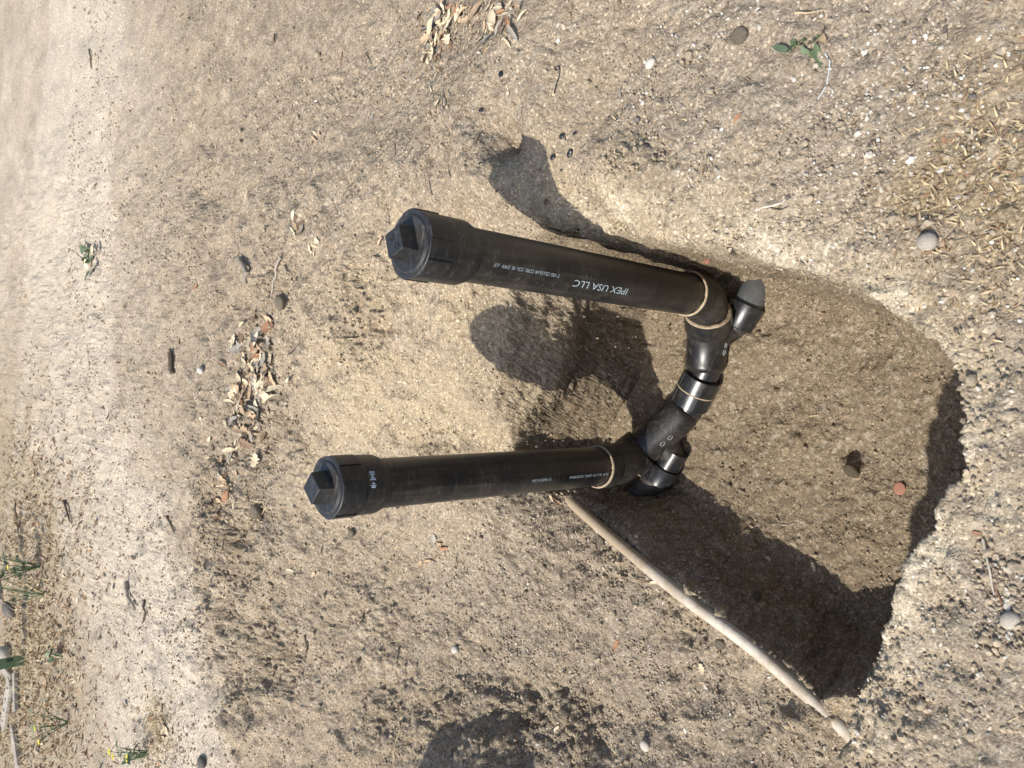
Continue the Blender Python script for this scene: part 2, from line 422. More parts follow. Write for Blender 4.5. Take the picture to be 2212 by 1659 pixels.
# ------------------------------------------------------------------ mesh building
class MB:
    def __init__(self):
        self.v, self.f = [], []

    def tube(self, pts, rad, seg=32, caps=True, arc=None):
        """rings along a path; rad may be a list"""
        P = [Vector(p) for p in pts]; n = len(P)
        R = rad if hasattr(rad, '__len__') else [rad] * n
        T = [(P[min(i + 1, n - 1)] - P[max(i - 1, 0)]) for i in range(n)]
        for i in range(n):
            if T[i].length < 1e-9: T[i] = T[i - 1].copy() if i else Vector((0, 0, 1))
            T[i].normalize()
        a = T[0].orthogonal().normalized(); b0 = len(self.v)
        for i in range(n):
            a = (a - a.dot(T[i]) * T[i]).normalized(); c = T[i].cross(a)
            for k in range(seg):
                t = 2 * math.pi * k / seg
                self.v.append(P[i] + (a * math.cos(t) + c * math.sin(t)) * R[i])
        for i in range(n - 1):
            for k in range(seg):
                p, q = b0 + i * seg + k, b0 + i * seg + (k + 1) % seg
                self.f.append((p, q, q + seg, p + seg))
        if caps:
            self.f.append(tuple(b0 + k for k in range(seg))[::-1]); self.f.append(tuple(b0 + (n - 1) * seg + k for k in range(seg)))
        return self

    def lathe(self, base, prof, ax=(0, 0, 1), seg=48, caps=True):
        ax = Vector(ax).normalized(); base = Vector(base)
        a = ax.orthogonal().normalized()
        if abs(ax.z) > .99: a = Vector((1, 0, 0))
        c = ax.cross(a); b0 = len(self.v); n = len(prof)
        for (h, r) in prof:
            for k in range(seg):
                t = 2 * math.pi * k / seg; self.v.append(base + ax * h + (a * math.cos(t) + c * math.sin(t)) * r)
        for i in range(n - 1):
            for k in range(seg):
                p, q = b0 + i * seg + k, b0 + i * seg + (k + 1) % seg; self.f.append((p, q, q + seg, p + seg))
        if caps:
            self.f.append(tuple(b0 + k for k in range(seg))[::-1]); self.f.append(tuple(b0 + (n - 1) * seg + k for k in range(seg)))
        return self

    def box(self, c, sx, sy, sz, rz=0, taper=1.0, M3=None):
        b0 = len(self.v); c = Vector(c); ca, sa = math.cos(rz), math.sin(rz)
        for k, (x, y, z) in enumerate([(-1, -1, -1), (1, -1, -1), (1, 1, -1), (-1, 1, -1), (-1, -1, 1), (1, -1, 1), (1, 1, 1), (-1, 1, 1)]):
            t = taper if z > 0 else 1
            q = Vector((x * sx * t / 2, y * sy * t / 2, z * sz / 2))
            q = M3 @ q if M3 is not None else Vector((q.x * ca - q.y * sa, q.x * sa + q.y * ca, q.z))
            self.v.append(c + q)
        for f in ((0, 3, 2, 1), (4, 5, 6, 7), (0, 1, 5, 4), (1, 2, 6, 5), (2, 3, 7, 6), (3, 0, 4, 7)):
            self.f.append(tuple(b0 + i for i in f))
        return self

    def build(self, name, mat, parent=None, origin=None, sharp=35, bevel=0):
        me = bpy.data.meshes.new(name); o = Vector(origin) if origin is not None else Vector((0, 0, 0))
        me.from_pydata([tuple(Vector(p) - o) for p in self.v], [], self.f); me.update()
        me.shade_smooth()
        me.set_sharp_from_angle(angle=math.radians(sharp))
        me.materials.append(mat)
        ob = bpy.data.objects.new(name, me); COL.objects.link(ob)
        if bevel:
            m = ob.modifiers.new('bevel', 'BEVEL'); m.width = bevel; m.segments = 2; m.limit_method = 'ANGLE'; m.angle_limit = math.radians(40)
        put(ob, parent, o)
        return ob


def put(ob, parent, world):
    w0 = Vector(world)
    if parent is not None:
        ob.parent = parent; p = parent; off = Vector((0, 0, 0))
        while p is not None:
            off += p.location; p = p.parent
        ob.location = w0 - off
    else:
        ob.location = w0


def tag(o, label, cat, group=None, kind=None):
    if label: o['label'] = label
    if cat: o['category'] = cat
    if group: o['group'] = group
    if kind: o['kind'] = kind
    return o


def empty(name, loc):
    o = bpy.data.objects.new(name, None); COL.objects.link(o); o.location = loc; o.empty_display_size = .05
    return o


def bez(p0, p1, p2, n):
    p0, p1, p2 = Vector(p0), Vector(p1), Vector(p2)
    return [p0 * (1 - t) ** 2 + p1 * 2 * t * (1 - t) + p2 * t * t for t in [i / n for i in range(n + 1)]]


# ------------------------------------------------------------------ ground mesh
def build_ground():
    nx, ny = len(XS), len(YS)
    x, y, z = GX.ravel(), GY.ravel(), HZ.copy()
    # small relief pushed out along the surface normal, so the pit walls are rough as well
    zx = np.gradient(H2, XS, axis=1).ravel(); zy = np.gradient(H2, YS, axis=0).ravel()
    nn = np.stack([-zx, -zy, np.ones_like(zx)], 1); nn /= np.linalg.norm(nn, axis=1)[:, None]
    fine = (np.abs(x) < 3.2) & (y < 5.5) & (y > 0)
    d = np.zeros_like(x)
    xf, yf, zf = x[fine], y[fine], z[fine]
    d[fine] = (.0075 * noise3(xf * 38, yf * 38, zf * 38, 1) + .0050 * noise3(xf * 85, yf * 85, zf * 85, 2) + .0034 * noise3(xf * 170, yf * 170, zf * 170, 3)
               + .0016 * (RNG.random(len(xf)) - .5) * 2)
    steep = 1 - nn[:, 2]
    loamz = np.exp(-((x - .0) ** 2 + (y - 1.65) ** 2) / .35 ** 2) * .45
    d *= 1 - loamz
    d *= .75 + 1.2 * np.clip(steep, 0, .8)
    d[fine] += np.clip(steep[fine], 0, .7) * .022 * noise3(xf * 9, yf * 9, zf * 9, 8)
    und = smooth(1.01, 1.13, y) * smooth(1.5, 1.3, y) * smooth(-.25, -.42, z + .03 * noise2(x * 16, y * 16, 77)) * smooth(.27, .16, x) * smooth(-.24, -.14, x)
    P = np.stack([x, y + .070 * und, z], 1) + nn * d[:, None]
    px, py, dep = proj_arr(P)
    vis = dep > .3

    def blob(lst, zz=0):
        r = np.zeros_like(x)
        for (a, b, rad) in lst:
            c = ground_at(a, b); r = np.maximum(r, np.exp(-((x - c[0]) ** 2 + (y - c[1]) ** 2) / rad ** 2))
        return r
    nzz = fbm2(x, y, 5, 4, 90); nz2 = fbm2(x, y, 16, 3, 95)
    palep = [tuple(atz(a, b, 0)[:2]) for a, b in [(445, 1750), (430, 1500), (410, 1280), (350, 1120), (290, 980), (235, 800), (235, 500), (260, -100), (110, -100), (60, 500), (40, 1000), (120, 1150), (210, 1400), (260, 1750)]]
    dpale, _ = sdf(palep, x, y)
    pale = smooth(-.25, .12, dpale + .25 * nzz) * .95
    pale = np.maximum(pale, smooth(2.4, 4.0, y) * (.55 + .5 * nzz))
    loam = blob([(800, 850, .30), (1000, 820, .22), (1050, 700, .16), (950, 950, .18), (700, 1030, .12), (1200, 420, .10), (1350, 480, .10), (1750, 540, .07), (1900, 600, .07),
                 (1060, 600, .1), (2080, 700, .05), (2090, 1100, .06), (1960, 1330, .06), (1900, 1480, .06), (1560, 480, .1), (850, 600, .15)])
    loam = np.clip(loam * (1.0 + 1.2 * nz2), 0, 1)
    grit = blob([(1300, 1350, .30), (1500, 1480, .22), (1150, 1300, .25), (1250, 1600, .25), (1700, 1640, .1), (1900, 250, .25), (2150, 900, .10), (2150, 1300, .14), (2100, 1550, .14), (1650, 300, .22), (1700, 120, .2)])
    grit = np.clip(grit * (1.0 + nz2), 0, 1)
    straw = np.clip(blob([(2130, 430, .09), (2180, 250, .1), (2080, 480, .06), (2000, 640, .03), (1990, 420, .05)]) * (1 + 1.5 * nz2), 0, 1)
    lit = blob([(60, 1200, .9), (90, 1500, .9), (30, 1350, 1.0), (0, 1050, .8)])
    straw = np.maximum(straw, np.clip(lit * (.9 + 1.6 * nzz), 0, 1))
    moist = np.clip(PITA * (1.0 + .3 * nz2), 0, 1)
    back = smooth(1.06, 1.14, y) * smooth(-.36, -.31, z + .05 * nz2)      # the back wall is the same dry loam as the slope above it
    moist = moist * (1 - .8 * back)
    # freshly turned, darker soil in the crumbly patches
    turned = np.clip(ROUGHA / .021, 0, 1) ** 1.5 * np.clip(.42 + 1.4 * nz2, 0, .85)
    moist = np.maximum(moist, turned)
    band = smooth(-.075, -.02, DPA + .03 * nz2) * smooth(.012, -.004, DPA) * smooth(1.05, .9, y)
    chalk = band * np.clip(.55 + 1.3 * nz2, 0, 1) * (x > -.45)
    loam = np.maximum(loam, band * .9)
    idx = np.arange(nx * ny).reshape(ny, nx)
    quads = np.stack([idx[:-1, :-1].ravel(), idx[:-1, 1:].ravel(), idx[1:, 1:].ravel(), idx[1:, :-1].ravel()], 1)
    me = bpy.data.meshes.new('ground')
    me.vertices.add(len(P)); me.vertices.foreach_set('co', P.astype(np.float32).ravel())
    nq = len(quads); me.loops.add(nq * 4); me.polygons.add(nq)
    me.loops.foreach_set('vertex_index', quads.astype(np.int32).ravel())
    me.polygons.foreach_set('loop_start', np.arange(0, nq * 4, 4, dtype=np.int32))
    me.polygons.foreach_set('loop_total', np.full(nq, 4, dtype=np.int32))
    me.update(calc_edges=True); me.validate()
    me.shade_smooth()
    for nm, A in (('moist', moist), ('pale', pale), ('grit', grit), ('loam', loam), ('straw', straw), ('chalk', chalk)):
        at = me.attributes.new(nm, 'FLOAT', 'POINT'); at.data.foreach_set('value', np.clip(A, 0, 1).astype(np.float32))
    me.materials.append(soil_material())
    o = bpy.data.objects.new('ground', me); COL.objects.link(o); o['kind'] = 'structure'
    o['label'] = 'dry tan sandy soil dug out into a pit around the pipes'
    return o, dict(moist=moist, pale=pale, grit=grit, loam=loam, straw=straw)


ground, SOIL = build_ground()


# ------------------------------------------------------------------ scattering (one object per uncountable mass)
def scatter(name, P, scl, rot, colr, proto, mat, label):
    me = bpy.data.meshes.new(name)
    me.vertices.add(len(P)); me.vertices.foreach_set('co', np.asarray(P, np.float32).ravel())
    for nm, typ, A, key in (('scl', 'FLOAT_VECTOR', scl, 'vector'), ('rot', 'FLOAT_VECTOR', rot, 'vector'),
                            ('col', 'FLOAT_COLOR', np.hstack([colr, np.ones((len(P), 1))]), 'color')):
        at = me.attributes.new(nm, typ, 'POINT'); at.data.foreach_set(key, np.asarray(A, np.float32).ravel())
    me.update()
    o = bpy.data.objects.new(name, me); COL.objects.link(o); o['kind'] = 'stuff'; o['label'] = label
    g = bpy.data.node_groups.new(name + '_nodes', 'GeometryNodeTree')
    g.interface.new_socket('Geometry', in_out='INPUT', socket_type='NodeSocketGeometry')
    g.interface.new_socket('Geometry', in_out='OUTPUT', socket_type='NodeSocketGeometry')
    N = g.nodes; L = g.links
    gi, go = N.new('NodeGroupInput'), N.new('NodeGroupOutput')
    iop = N.new('GeometryNodeInstanceOnPoints')
    if proto == 'pebble':
        ico = N.new('GeometryNodeMeshIcoSphere'); ico.inputs['Radius'].default_value = 1; ico.inputs['Subdivisions'].default_value = 2
        sp = N.new('GeometryNodeSetPosition'); tn = N.new('ShaderNodeTexNoise'); tn.inputs['Scale'].default_value = 1.1; tn.inputs['Detail'].default_value = 1
        sb = N.new('ShaderNodeVectorMath'); sb.operation = 'SUBTRACT'; sb.inputs[1].default_value = (.5, .5, .5)
        sc = N.new('ShaderNodeVectorMath'); sc.operation = 'SCALE'; sc.inputs['Scale'].default_value = 1.1
        L.new(tn.outputs['Color'], sb.inputs[0]); L.new(sb.outputs[0], sc.inputs[0]); L.new(sc.outputs[0], sp.inputs['Offset'])
        L.new(ico.outputs['Mesh'], sp.inputs['Geometry']); geo = sp.outputs[0]
    else:
        gr = N.new('GeometryNodeMeshGrid'); gr.inputs['Size X'].default_value = 2; gr.inputs['Size Y'].default_value = 1
        gr.inputs['Vertices X'].default_value = 6; gr.inputs['Vertices Y'].default_value = 3
        pos = N.new('GeometryNodeInputPosition'); sx = N.new('ShaderNodeSeparateXYZ'); L.new(pos.outputs[0], sx.inputs[0])
        m2 = N.new('ShaderNodeMath'); m2.operation = 'MULTIPLY'; L.new(sx.outputs[0], m2.inputs[0]); L.new(sx.outputs[0], m2.inputs[1])
        taper = N.new('ShaderNodeMath'); taper.operation = 'SUBTRACT'; taper.inputs[0].default_value = 1.02; L.new(m2.outputs[0], taper.inputs[1])
        yy = N.new('ShaderNodeMath'); yy.operation = 'MULTIPLY'; L.new(sx.outputs[1], yy.inputs[0]); L.new(taper.outputs[0], yy.inputs[1])
        y2 = N.new('ShaderNodeMath'); y2.operation = 'MULTIPLY'; L.new(yy.outputs[0], y2.inputs[0]); L.new(yy.outputs[0], y2.inputs[1])
        za = N.new('ShaderNodeMath'); za.operation = 'MULTIPLY'; za.inputs[1].default_value = .22; L.new(m2.outputs[0], za.inputs[0])
        zb = N.new('ShaderNodeMath'); zb.operation = 'MULTIPLY_ADD'; zb.inputs[1].default_value = .9; L.new(y2.outputs[0], zb.inputs[0]); L.new(za.outputs[0], zb.inputs[2])
        cx = N.new('ShaderNodeCombineXYZ'); L.new(sx.outputs[0], cx.inputs[0]); L.new(yy.outputs[0], cx.inputs[1]); L.new(zb.outputs[0], cx.inputs[2])
        sp = N.new('GeometryNodeSetPosition'); L.new(gr.outputs['Mesh'], sp.inputs['Geometry']); L.new(cx.outputs[0], sp.inputs['Position']); geo = sp.outputs[0]
    sm = N.new('GeometryNodeSetMaterial'); sm.inputs['Material'].default_value = mat; L.new(geo, sm.inputs['Geometry'])
    L.new(sm.outputs[0], iop.inputs['Instance'])
    def named(nm):
        a = N.new('GeometryNodeInputNamedAttribute'); a.data_type = 'FLOAT_VECTOR'; a.inputs['Name'].default_value = nm; return a.outputs['Attribute']
    L.new(named('scl'), iop.inputs['Scale'])
    e2r = N.new('FunctionNodeEulerToRotation'); L.new(named('rot'), e2r.inputs[0]); L.new(e2r.outputs[0], iop.inputs['Rotation'])
    L.new(gi.outputs[0], iop.inputs['Points']); L.new(iop.outputs[0], go.inputs[0])
    md = o.modifiers.new('scatter', 'NODES'); md.node_group = g
    me.materials.append(mat)
    return o


def in_view(P, m=160):
    px, py, d = proj_arr(P)
    return (d > .3) & (px > -m) & (px < 2212 + m) & (py > -m) & (py < 1659 + m)


def gravel():
    n = 420000
    x = RNG.uniform(-1.5, 1.25, n); y = .12 + 2.3 * RNG.random(n) ** 1.35
    pit = field(SOIL['moist'], x, y); grit = field(SOIL['grit'], x, y); loam = field(SOIL['loam'], x, y); pale = field(SOIL['pale'], x, y)
    clump = np.clip(.55 + 1.6 * fbm2(x, y, 9, 3, 200), .05, 1.4)
    dens = (.34 + .6 * grit - .25 * loam) * clump * (1 - .35 * pit) * np.clip(1.5 / (y + .6), .25, 1)
    keep = RNG.random(n) < dens * .50
    P = np.stack([x, y, height(x, y)], 1); keep &= in_view(P)
    P = P[keep]; pit, grit = pit[keep], grit[keep]; n = len(P)
    r = np.exp(RNG.normal(math.log(.00125), .42, n)); r *= 1 + .22 * grit; r = np.clip(r, .0006, .0055)
    s = np.stack([r * RNG.uniform(.8, 1.35, n), r * RNG.uniform(.7, 1.1, n), r * RNG.uniform(.55, .95, n)], 1)
    P[:, 2] += r * .15
    rot = RNG.uniform(0, 6.28, (n, 3)) * np.array([.15, .15, 1])
    pal = np.array([(.50, .46, .39), (.38, .33, .26), (.27, .225, .165), (.21, .165, .115), (.62, .59, .53), (.13, .11, .09), (.34, .26, .18), (.20, .18, .165)])
    c = pal[RNG.choice(len(pal), n, p=[.17, .22, .22, .15, .07, .06, .06, .05])] * RNG.uniform(.8, 1.15, (n, 1))
    m = pit[:, None] * .8
    c = c * (1 - m) + m * (np.array([.26, .205, .14]) * RNG.uniform(.5, 1.5, (n, 1)))
    print('gravel', n)
    return scatter('gravel', P, s, rot, c, 'pebble', grain_material('gravel_grains'), 'tan and pale grit and small gravel lying loose on the soil')


gravel()


def crumbs():                                    # crumbs of soil in the loose patches and along the lip of the cut
    n = 520000
    y = .15 + 4.2 * RNG.random(n) ** 1.15; x = RNG.uniform(-1, 1, n) * (.75 + .42 * y)
    gr = field(SOIL['grit'], x, y); lo = field(SOIL['loam'], x, y)
    ro = np.clip(field(ROUGHA, x, y) / .02, 0, 1); li = field(LIPA, x, y) * .35; pit = field(PITA, x, y)
    keep = RNG.random(n) < np.clip(.8 * ro + .8 * li + (.13 + .25 * gr) * (1 - .7 * lo) * np.clip(.6 + 2.2 * fbm2(x, y, 4, 3, 300), .1, 2) + .06 * pit, 0, 1) * .36
    P = np.stack([x, y, height(x, y)], 1); keep &= in_view(P); P = P[keep]; n = len(P)
    r = np.clip(np.exp(RNG.normal(math.log(.0021), .45, n)) * (1 + .22 * np.clip(P[:, 1] - 1.2, 0, 3)), .0011, .0085)
    s = np.stack([r * RNG.uniform(.8, 1.3, n), r * RNG.uniform(.7, 1.1, n), r * RNG.uniform(.6, .9, n)], 1); P[:, 2] += r * .2
    mo = field(SOIL['moist'], P[:, 0], P[:, 1])[:, None]
    c = (np.array([.33, .272, .195]) * (1 - mo) + np.array([.25, .198, .135]) * mo) * RNG.uniform(.75, 1.25, (n, 1))
    print('crumbs', n)
    return scatter('soil_crumbs', P, s, RNG.uniform(0, 6.28, (n, 3)), c, 'pebble', grain_material('soil_crumb', .95, .1), 'loose crumbs of soil around the dug edges')


crumbs()


def flakes():                                    # straw chaff near the camera corner, leaf litter in the far weedy corner
    Ps, S, C = [], [], []
    def zone(n, cx, cy, rad, rmin, rmax, ratio, cols):
        c = ground_at(cx, cy)
        x = RNG.normal(c[0], rad, n); y = RNG.normal(c[1], rad, n)
        P = np.stack([x, y, height(x, y)], 1); k = in_view(P); P = P[k]; m = len(P)
        r = RNG.uniform(rmin, rmax, m); P[:, 2] += r * .25
        Ps.append(P); S.append(np.stack([r, r * ratio * RNG.uniform(.6, 1.4, m), r], 1))
        cl = np.array(cols); C.append(cl[RNG.integers(0, len(cl), m)] * RNG.uniform(.7, 1.2, (m, 1)))
    st = [(.38, .29, .17), (.30, .21, .12), (.46, .38, .26), (.22, .15, .09), (.34, .22, .13)]
    zone(420, 2130, 440, .065, .002, .007, .30, st); zone(260, 2190, 260, .07, .002, .007, .28, st); zone(250, 2060, 540, .05, .002, .006, .25, st)
    zone(250, 1400, 480, .12, .002, .006, .2, st); zone(200, 1900, 250, .2, .002, .007, .3, st)
    lf = [(.46, .38, .25), (.36, .25, .15), (.27, .17, .10), (.52, .46, .34), (.20, .13, .08)]
    zone(1500, 60, 1180, .45, .006, .02, .5, lf); zone(2200, 100, 1400, .5, .006, .022, .5, lf); zone(1800, 40, 1580, .5, .006, .024, .5, lf)
    zone(500, 150, 1100, .5, .005, .015, .5, lf); zone(500, 330, 1600, .12, .004, .013, .4, lf)
    zone(350, 545, 830, .09, .004, .010, .4, lf); zone(220, 950, 70, .07, .004, .009, .4, lf); zone(200, 1050, 40, .08, .003, .008, .4, lf)
    zone(260, 470, 1080, .12, .004, .011, .4, lf); zone(120, 640, 600, .08, .003, .008, .35, lf); zone(250, 700, 400, .5, .003, .008, .3, lf); zone(180, 700, 1300, .3, .003, .008, .3, lf)
    P = np.vstack(Ps); n = len(P)
    rot = np.stack([RNG.normal(0, .5, n), RNG.normal(0, .45, n), RNG.uniform(0, 6.28, n)], 1)
    return scatter('leaf_litter', P, np.vstack(S), rot, np.vstack(C), 'flake', grain_material('litter_flakes', .8, .2), 'dry chaff and broken leaf litter strewn on the soil')


flakes()

# ------------------------------------------------------------------ the black drain pipes
ABS = abs_material(); ABSD = abs_material('dusty_black_abs', dust=.6, rough=.45, base=(.009, .0092, .0095)); ABSC = abs_material('clean_black_abs', dust=.16, rough=.28, base=(.010, .0115, .014))
ABST = abs_material('black_abs_fitting_top', dust=.36, rough=.42, base=(.010, .0115, .0135))
DIRT = plain('packed_soil', (.36, .285, .195), .95, .35, 90, .8, .003, .1, .9)
MOIST = plain('moist_soil', (.16, .122, .078), .95, .35, 90, .8, .003, .1, .9)
STEEL = plain('scuffed_steel', (.40, .39, .37), .35, .4, 60, .2, .001, .5, .8); STEEL.node_tree.nodes['Principled BSDF'].inputs['Metallic'].default_value = .9
PRINT = plain('grey_ink', (.34, .40, .42), .6, .35, 300, 0, .001, .3, .95)
INKW = plain('label_ink', (.45, .52, .62), .5, .3, 300, 0, .001, .3, .95)
ZINC = abs_material('scuffed_grey_pipe', dust=.5, rough=.40, base=(.085, .095, .105))

X1, Y1 = .206, .955
X2, Y2 = -.1835, 1.152
root = empty('drain_pipe_assembly', (X1, Y1, -.42))
tag(root, 'black plastic drain line in the pit with two capped standpipes', 'drain pipes')


def text_on_cylinder(txt, size, cx, cy, z0, ang, r, parent, mat, squeeze=.62, name='printed_text'):
    """lettering that reads up the pipe, letter tops turned anticlockwise, lying on the pipe wall"""
    cu = bpy.data.curves.new(name, 'FONT'); cu.body = txt; cu.size = size; cu.resolution_u = 2
    t = bpy.data.objects.new(name, cu); COL.objects.link(t)
    dg = bpy.context.evaluated_depsgraph_get(); me = bpy.data.meshes.new_from_object(t.evaluated_get(dg))
    bpy.data.objects.remove(t)
    import bmesh
    bm = bmesh.new(); bm.from_mesh(me); bmesh.ops.triangulate(bm, faces=bm.faces[:])
    for _ in range(6):
        lg = [e for e in bm.edges if e.calc_length() > .0028]
        if not lg: break
        bmesh.ops.subdivide_edges(bm, edges=lg, cuts=1, use_grid_fill=False); bmesh.ops.triangulate(bm, faces=[f for f in bm.faces if len(f.verts) > 3])
    bm.to_mesh(me); bm.free()
    for v in me.vertices:
        u, h = v.co.x * squeeze, v.co.y
        a = ang - h / r                      # letter tops turn clockwise seen from above = to the viewer's left
        v.co = Vector((cx + math.cos(a) * r, cy + math.sin(a) * r, z0 + u))
    me.name = name; me.materials.clear(); me.materials.append(mat)
    o = bpy.data.objects.new(name, me); COL.objects.link(o)
    for v in me.vertices: v.co -= Vector((cx, cy, z0))
    put(o, parent, (cx, cy, z0)); return o


def riser(x, y, z0, z1, label):
    R = .0445
    mb = MB().tube([(x, y, z0), (x, y, z0 + .003), (x, y, (z0 + z1) / 2), (x, y, z1)], [R - .001, R, R, R], 64)
    p = mb.build('standpipe', ABS, root, (x, y, z0)); p['label'] = label; return p


def cap(x, y, zb, zt, rot, knobrot, label, letters=None, sticker=False):
    R = .0525
    h = zt - zb
    prof = [(0, .0448), (.002, .0475), (.012, R - .0012), (.016, R - .0004), (h - .004, R - .0002), (h - .001, R), (h, R - .001), (h, .0455), (h - .006, .0450), (h - .006, .0)]
    a = MB().lathe((x, y, zb), prof[:-1], seg=72, caps=False)
    # raised grip pads round the hub, as on a threaded cleanout adapter
    for k in range(5):
        t0 = rot + k * 2 * math.pi / 5
        b0 = len(a.v); ns = 8
        for zz, rr in ((h - .046, R + .0001), (h - .044, R + .0018), (h - .0012, R + .0018), (h - .0004, R - .001)):
            for i in range(ns + 1):
                t = t0 + (i / ns) * .62; a.v.append(Vector((x + math.cos(t) * rr, y + math.sin(t) * rr, zb + zz)))
        for r_ in range(3):
            for i in range(ns):
                q = b0 + r_ * (ns + 1) + i; a.f.append((q, q + 1, q + ns + 2, q + ns + 1))
        for i in (0, ns):                      # the ends of the pad
            qs = [b0 + r_ * (ns + 1) + i for r_ in range(4)]; a.f.append(tuple(qs) if i == 0 else tuple(qs[::-1]))
    ad = a.build('cleanout_adapter', ABST, root, (x, y, zb), sharp=30); ad['label'] = label
    g = MB().lathe((x, y, zt - .007), [(0, .0452), (.007, .0452), (.0085, .0440), (.0095, .0440), (.0102, .0425), (.0102, .041), (.0096, .039), (.0094, 0.0002)], seg=72)
    s = .041
    g.box((x, y, zt + .0022 + .0135), s, s, .027, knobrot, .93)
    pl = g.build('threaded_plug', ABST, ad, (x, y, zt), sharp=30, bevel=.0009)
    if letters:
        for (ch, du, dv) in letters:
            cu = bpy.data.curves.new('embossed_letter', 'FONT'); cu.body = ch; cu.size = .017; cu.extrude = .0004; cu.resolution_u = 3; cu.align_x = 'CENTER'; cu.align_y = 'CENTER'
            t = bpy.data.objects.new('embossed_letter', cu); COL.objects.link(t)
            dg = bpy.context.evaluated_depsgraph_get(); me = bpy.data.meshes.new_from_object(t.evaluated_get(dg)); bpy.data.objects.remove(t)
            me.materials.clear(); me.materials.append(ABSC)
            o = bpy.data.objects.new('embossed_letter', me); COL.objects.link(o)
            c, sn = math.cos(knobrot), math.sin(knobrot)
            put(o, ad, (x + du * c - dv * sn, y + du * sn + dv * c, zt + .0297)); o.rotation_euler = (0, 0, knobrot + 2.6)
    if sticker:                                # worn white bar print on the hub
        st = MB()
        for k in range(9):
            if k == 3: continue
            t = sticker + k * .062; wd = .034 if k % 2 else .045
            hh = .008 + .0035 * math.sin(k * 1.9)
            b0 = len(st.v)
            for zz in (-hh * .5, hh * .5):
                for tt in (t, t + wd): st.v.append(Vector((x + math.cos(tt) * (R + .0004), y + math.sin(tt) * (R + .0004), zb + h - .058 + zz)))
            st.f.append((b0, b0 + 1, b0 + 3, b0 + 2))
        st.build('printed_label', INKW, ad, (x, y, zb))
    return ad


r1 = riser(X1, Y1, -.415, .225, 'taller standpipe, nearer the camera, with large grey lettering')
r2 = riser(X2, Y2, -.365, .245, 'standpipe further from the camera, beside the white pipe')
cap(X1, Y1, .218, .322, 1.05, .33, 'hub with a pale scuffed plug marked with raised letters', letters=[('D', -.009, -.004), ('O', .008, .003)])
cap(X2, Y2, .237, .336, .55, .85, 'hub with a faded bluish bar print', sticker=-1.55)
# angle on the pipe wall that faces the camera
a1 = math.atan2(-Y1, -X1)
text_on_cylinder('IPEX USA LLC', .0190, X1, Y1, -.158, a1 - .22, .0450, r1, PRINT, 1.34)
text_on_cylinder('3" ABS CELLULAR CORE  SCH. 40  DWV  cUF', .0088, X1, Y1, .035, a1 - .12, .0450, r1, PRINT, .88)
a2 = math.atan2(-Y2, -X2)
text_on_cylinder('02:54  06-11-24  LINE 6, CALIFORNIA', .0085, X2, Y2, -.350, a2 - .38, .0450, r2, PRINT, .95)
text_on_cylinder('P1 MADE IN USA', .0085, X2, Y2, -.165, a2 - .38, .0450, r2, PRINT, .9)

# --- first standpipe: elbow, wye
H1 = Vector((.166, .968, -.515)); A2 = Vector((.118, .996, -.562)); C1a = Vector(atz(1518, 812, -.566)); C1b = Vector(atz(1488.5, 873, -.573))


def elbow(p0, bend, p1, r, hub_r, hub_len, name_label, ring=True):
    path = bez(p0, bend, p1, 14)
    d0 = (path[0] - path[1]).normalized(); d1 = (path[-1] - path[-2]).normalized()
    mb = MB()
    mb.tube(path, [.0475 + .002 * math.sin(math.pi * i / 14) - (.0475 - r) * float(smooth(5, 13, i)) for i in range(15)], 48)
    # hub that takes the standpipe, with an open mouth
    top = path[0] + d0 * hub_len
    mb.lathe(path[0] - d0 * .004, [(0, .047), (.004, hub_r - .001), (.007, hub_r), (hub_len + .003, hub_r), (hub_len + .004, hub_r - .001), (hub_len + .004, .0455), (hub_len - .004, .0452)], d0, 56, caps=False)
    e = mb.build('elbow', ABSD, root, path[7], sharp=40); e['label'] = name_label
    if ring:
        dr = MB().lathe(path[0], [(hub_len - .006, .0448), (hub_len + .0015, .0449), (hub_len + .0035, .0475), (hub_len + .0012, hub_r - .0006), (hub_len - .006, hub_r - .0012)], d0, 56, caps=False)
        for i, v in enumerate(dr.v):
            dr.v[i] = v + d0 * random.uniform(-.0012, .0016)
        dr.build('soil_ring', DIRT, e, path[0] + d0 * hub_len, sharp=80)
    return e, path, d1


e1, path1, d1 = elbow((X1, Y1, -.445), (X1, Y1, -.485), H1 + (A2 - H1).normalized() * .014, .0430, .0505, .034, 'elbow under the taller standpipe, dusty brown')


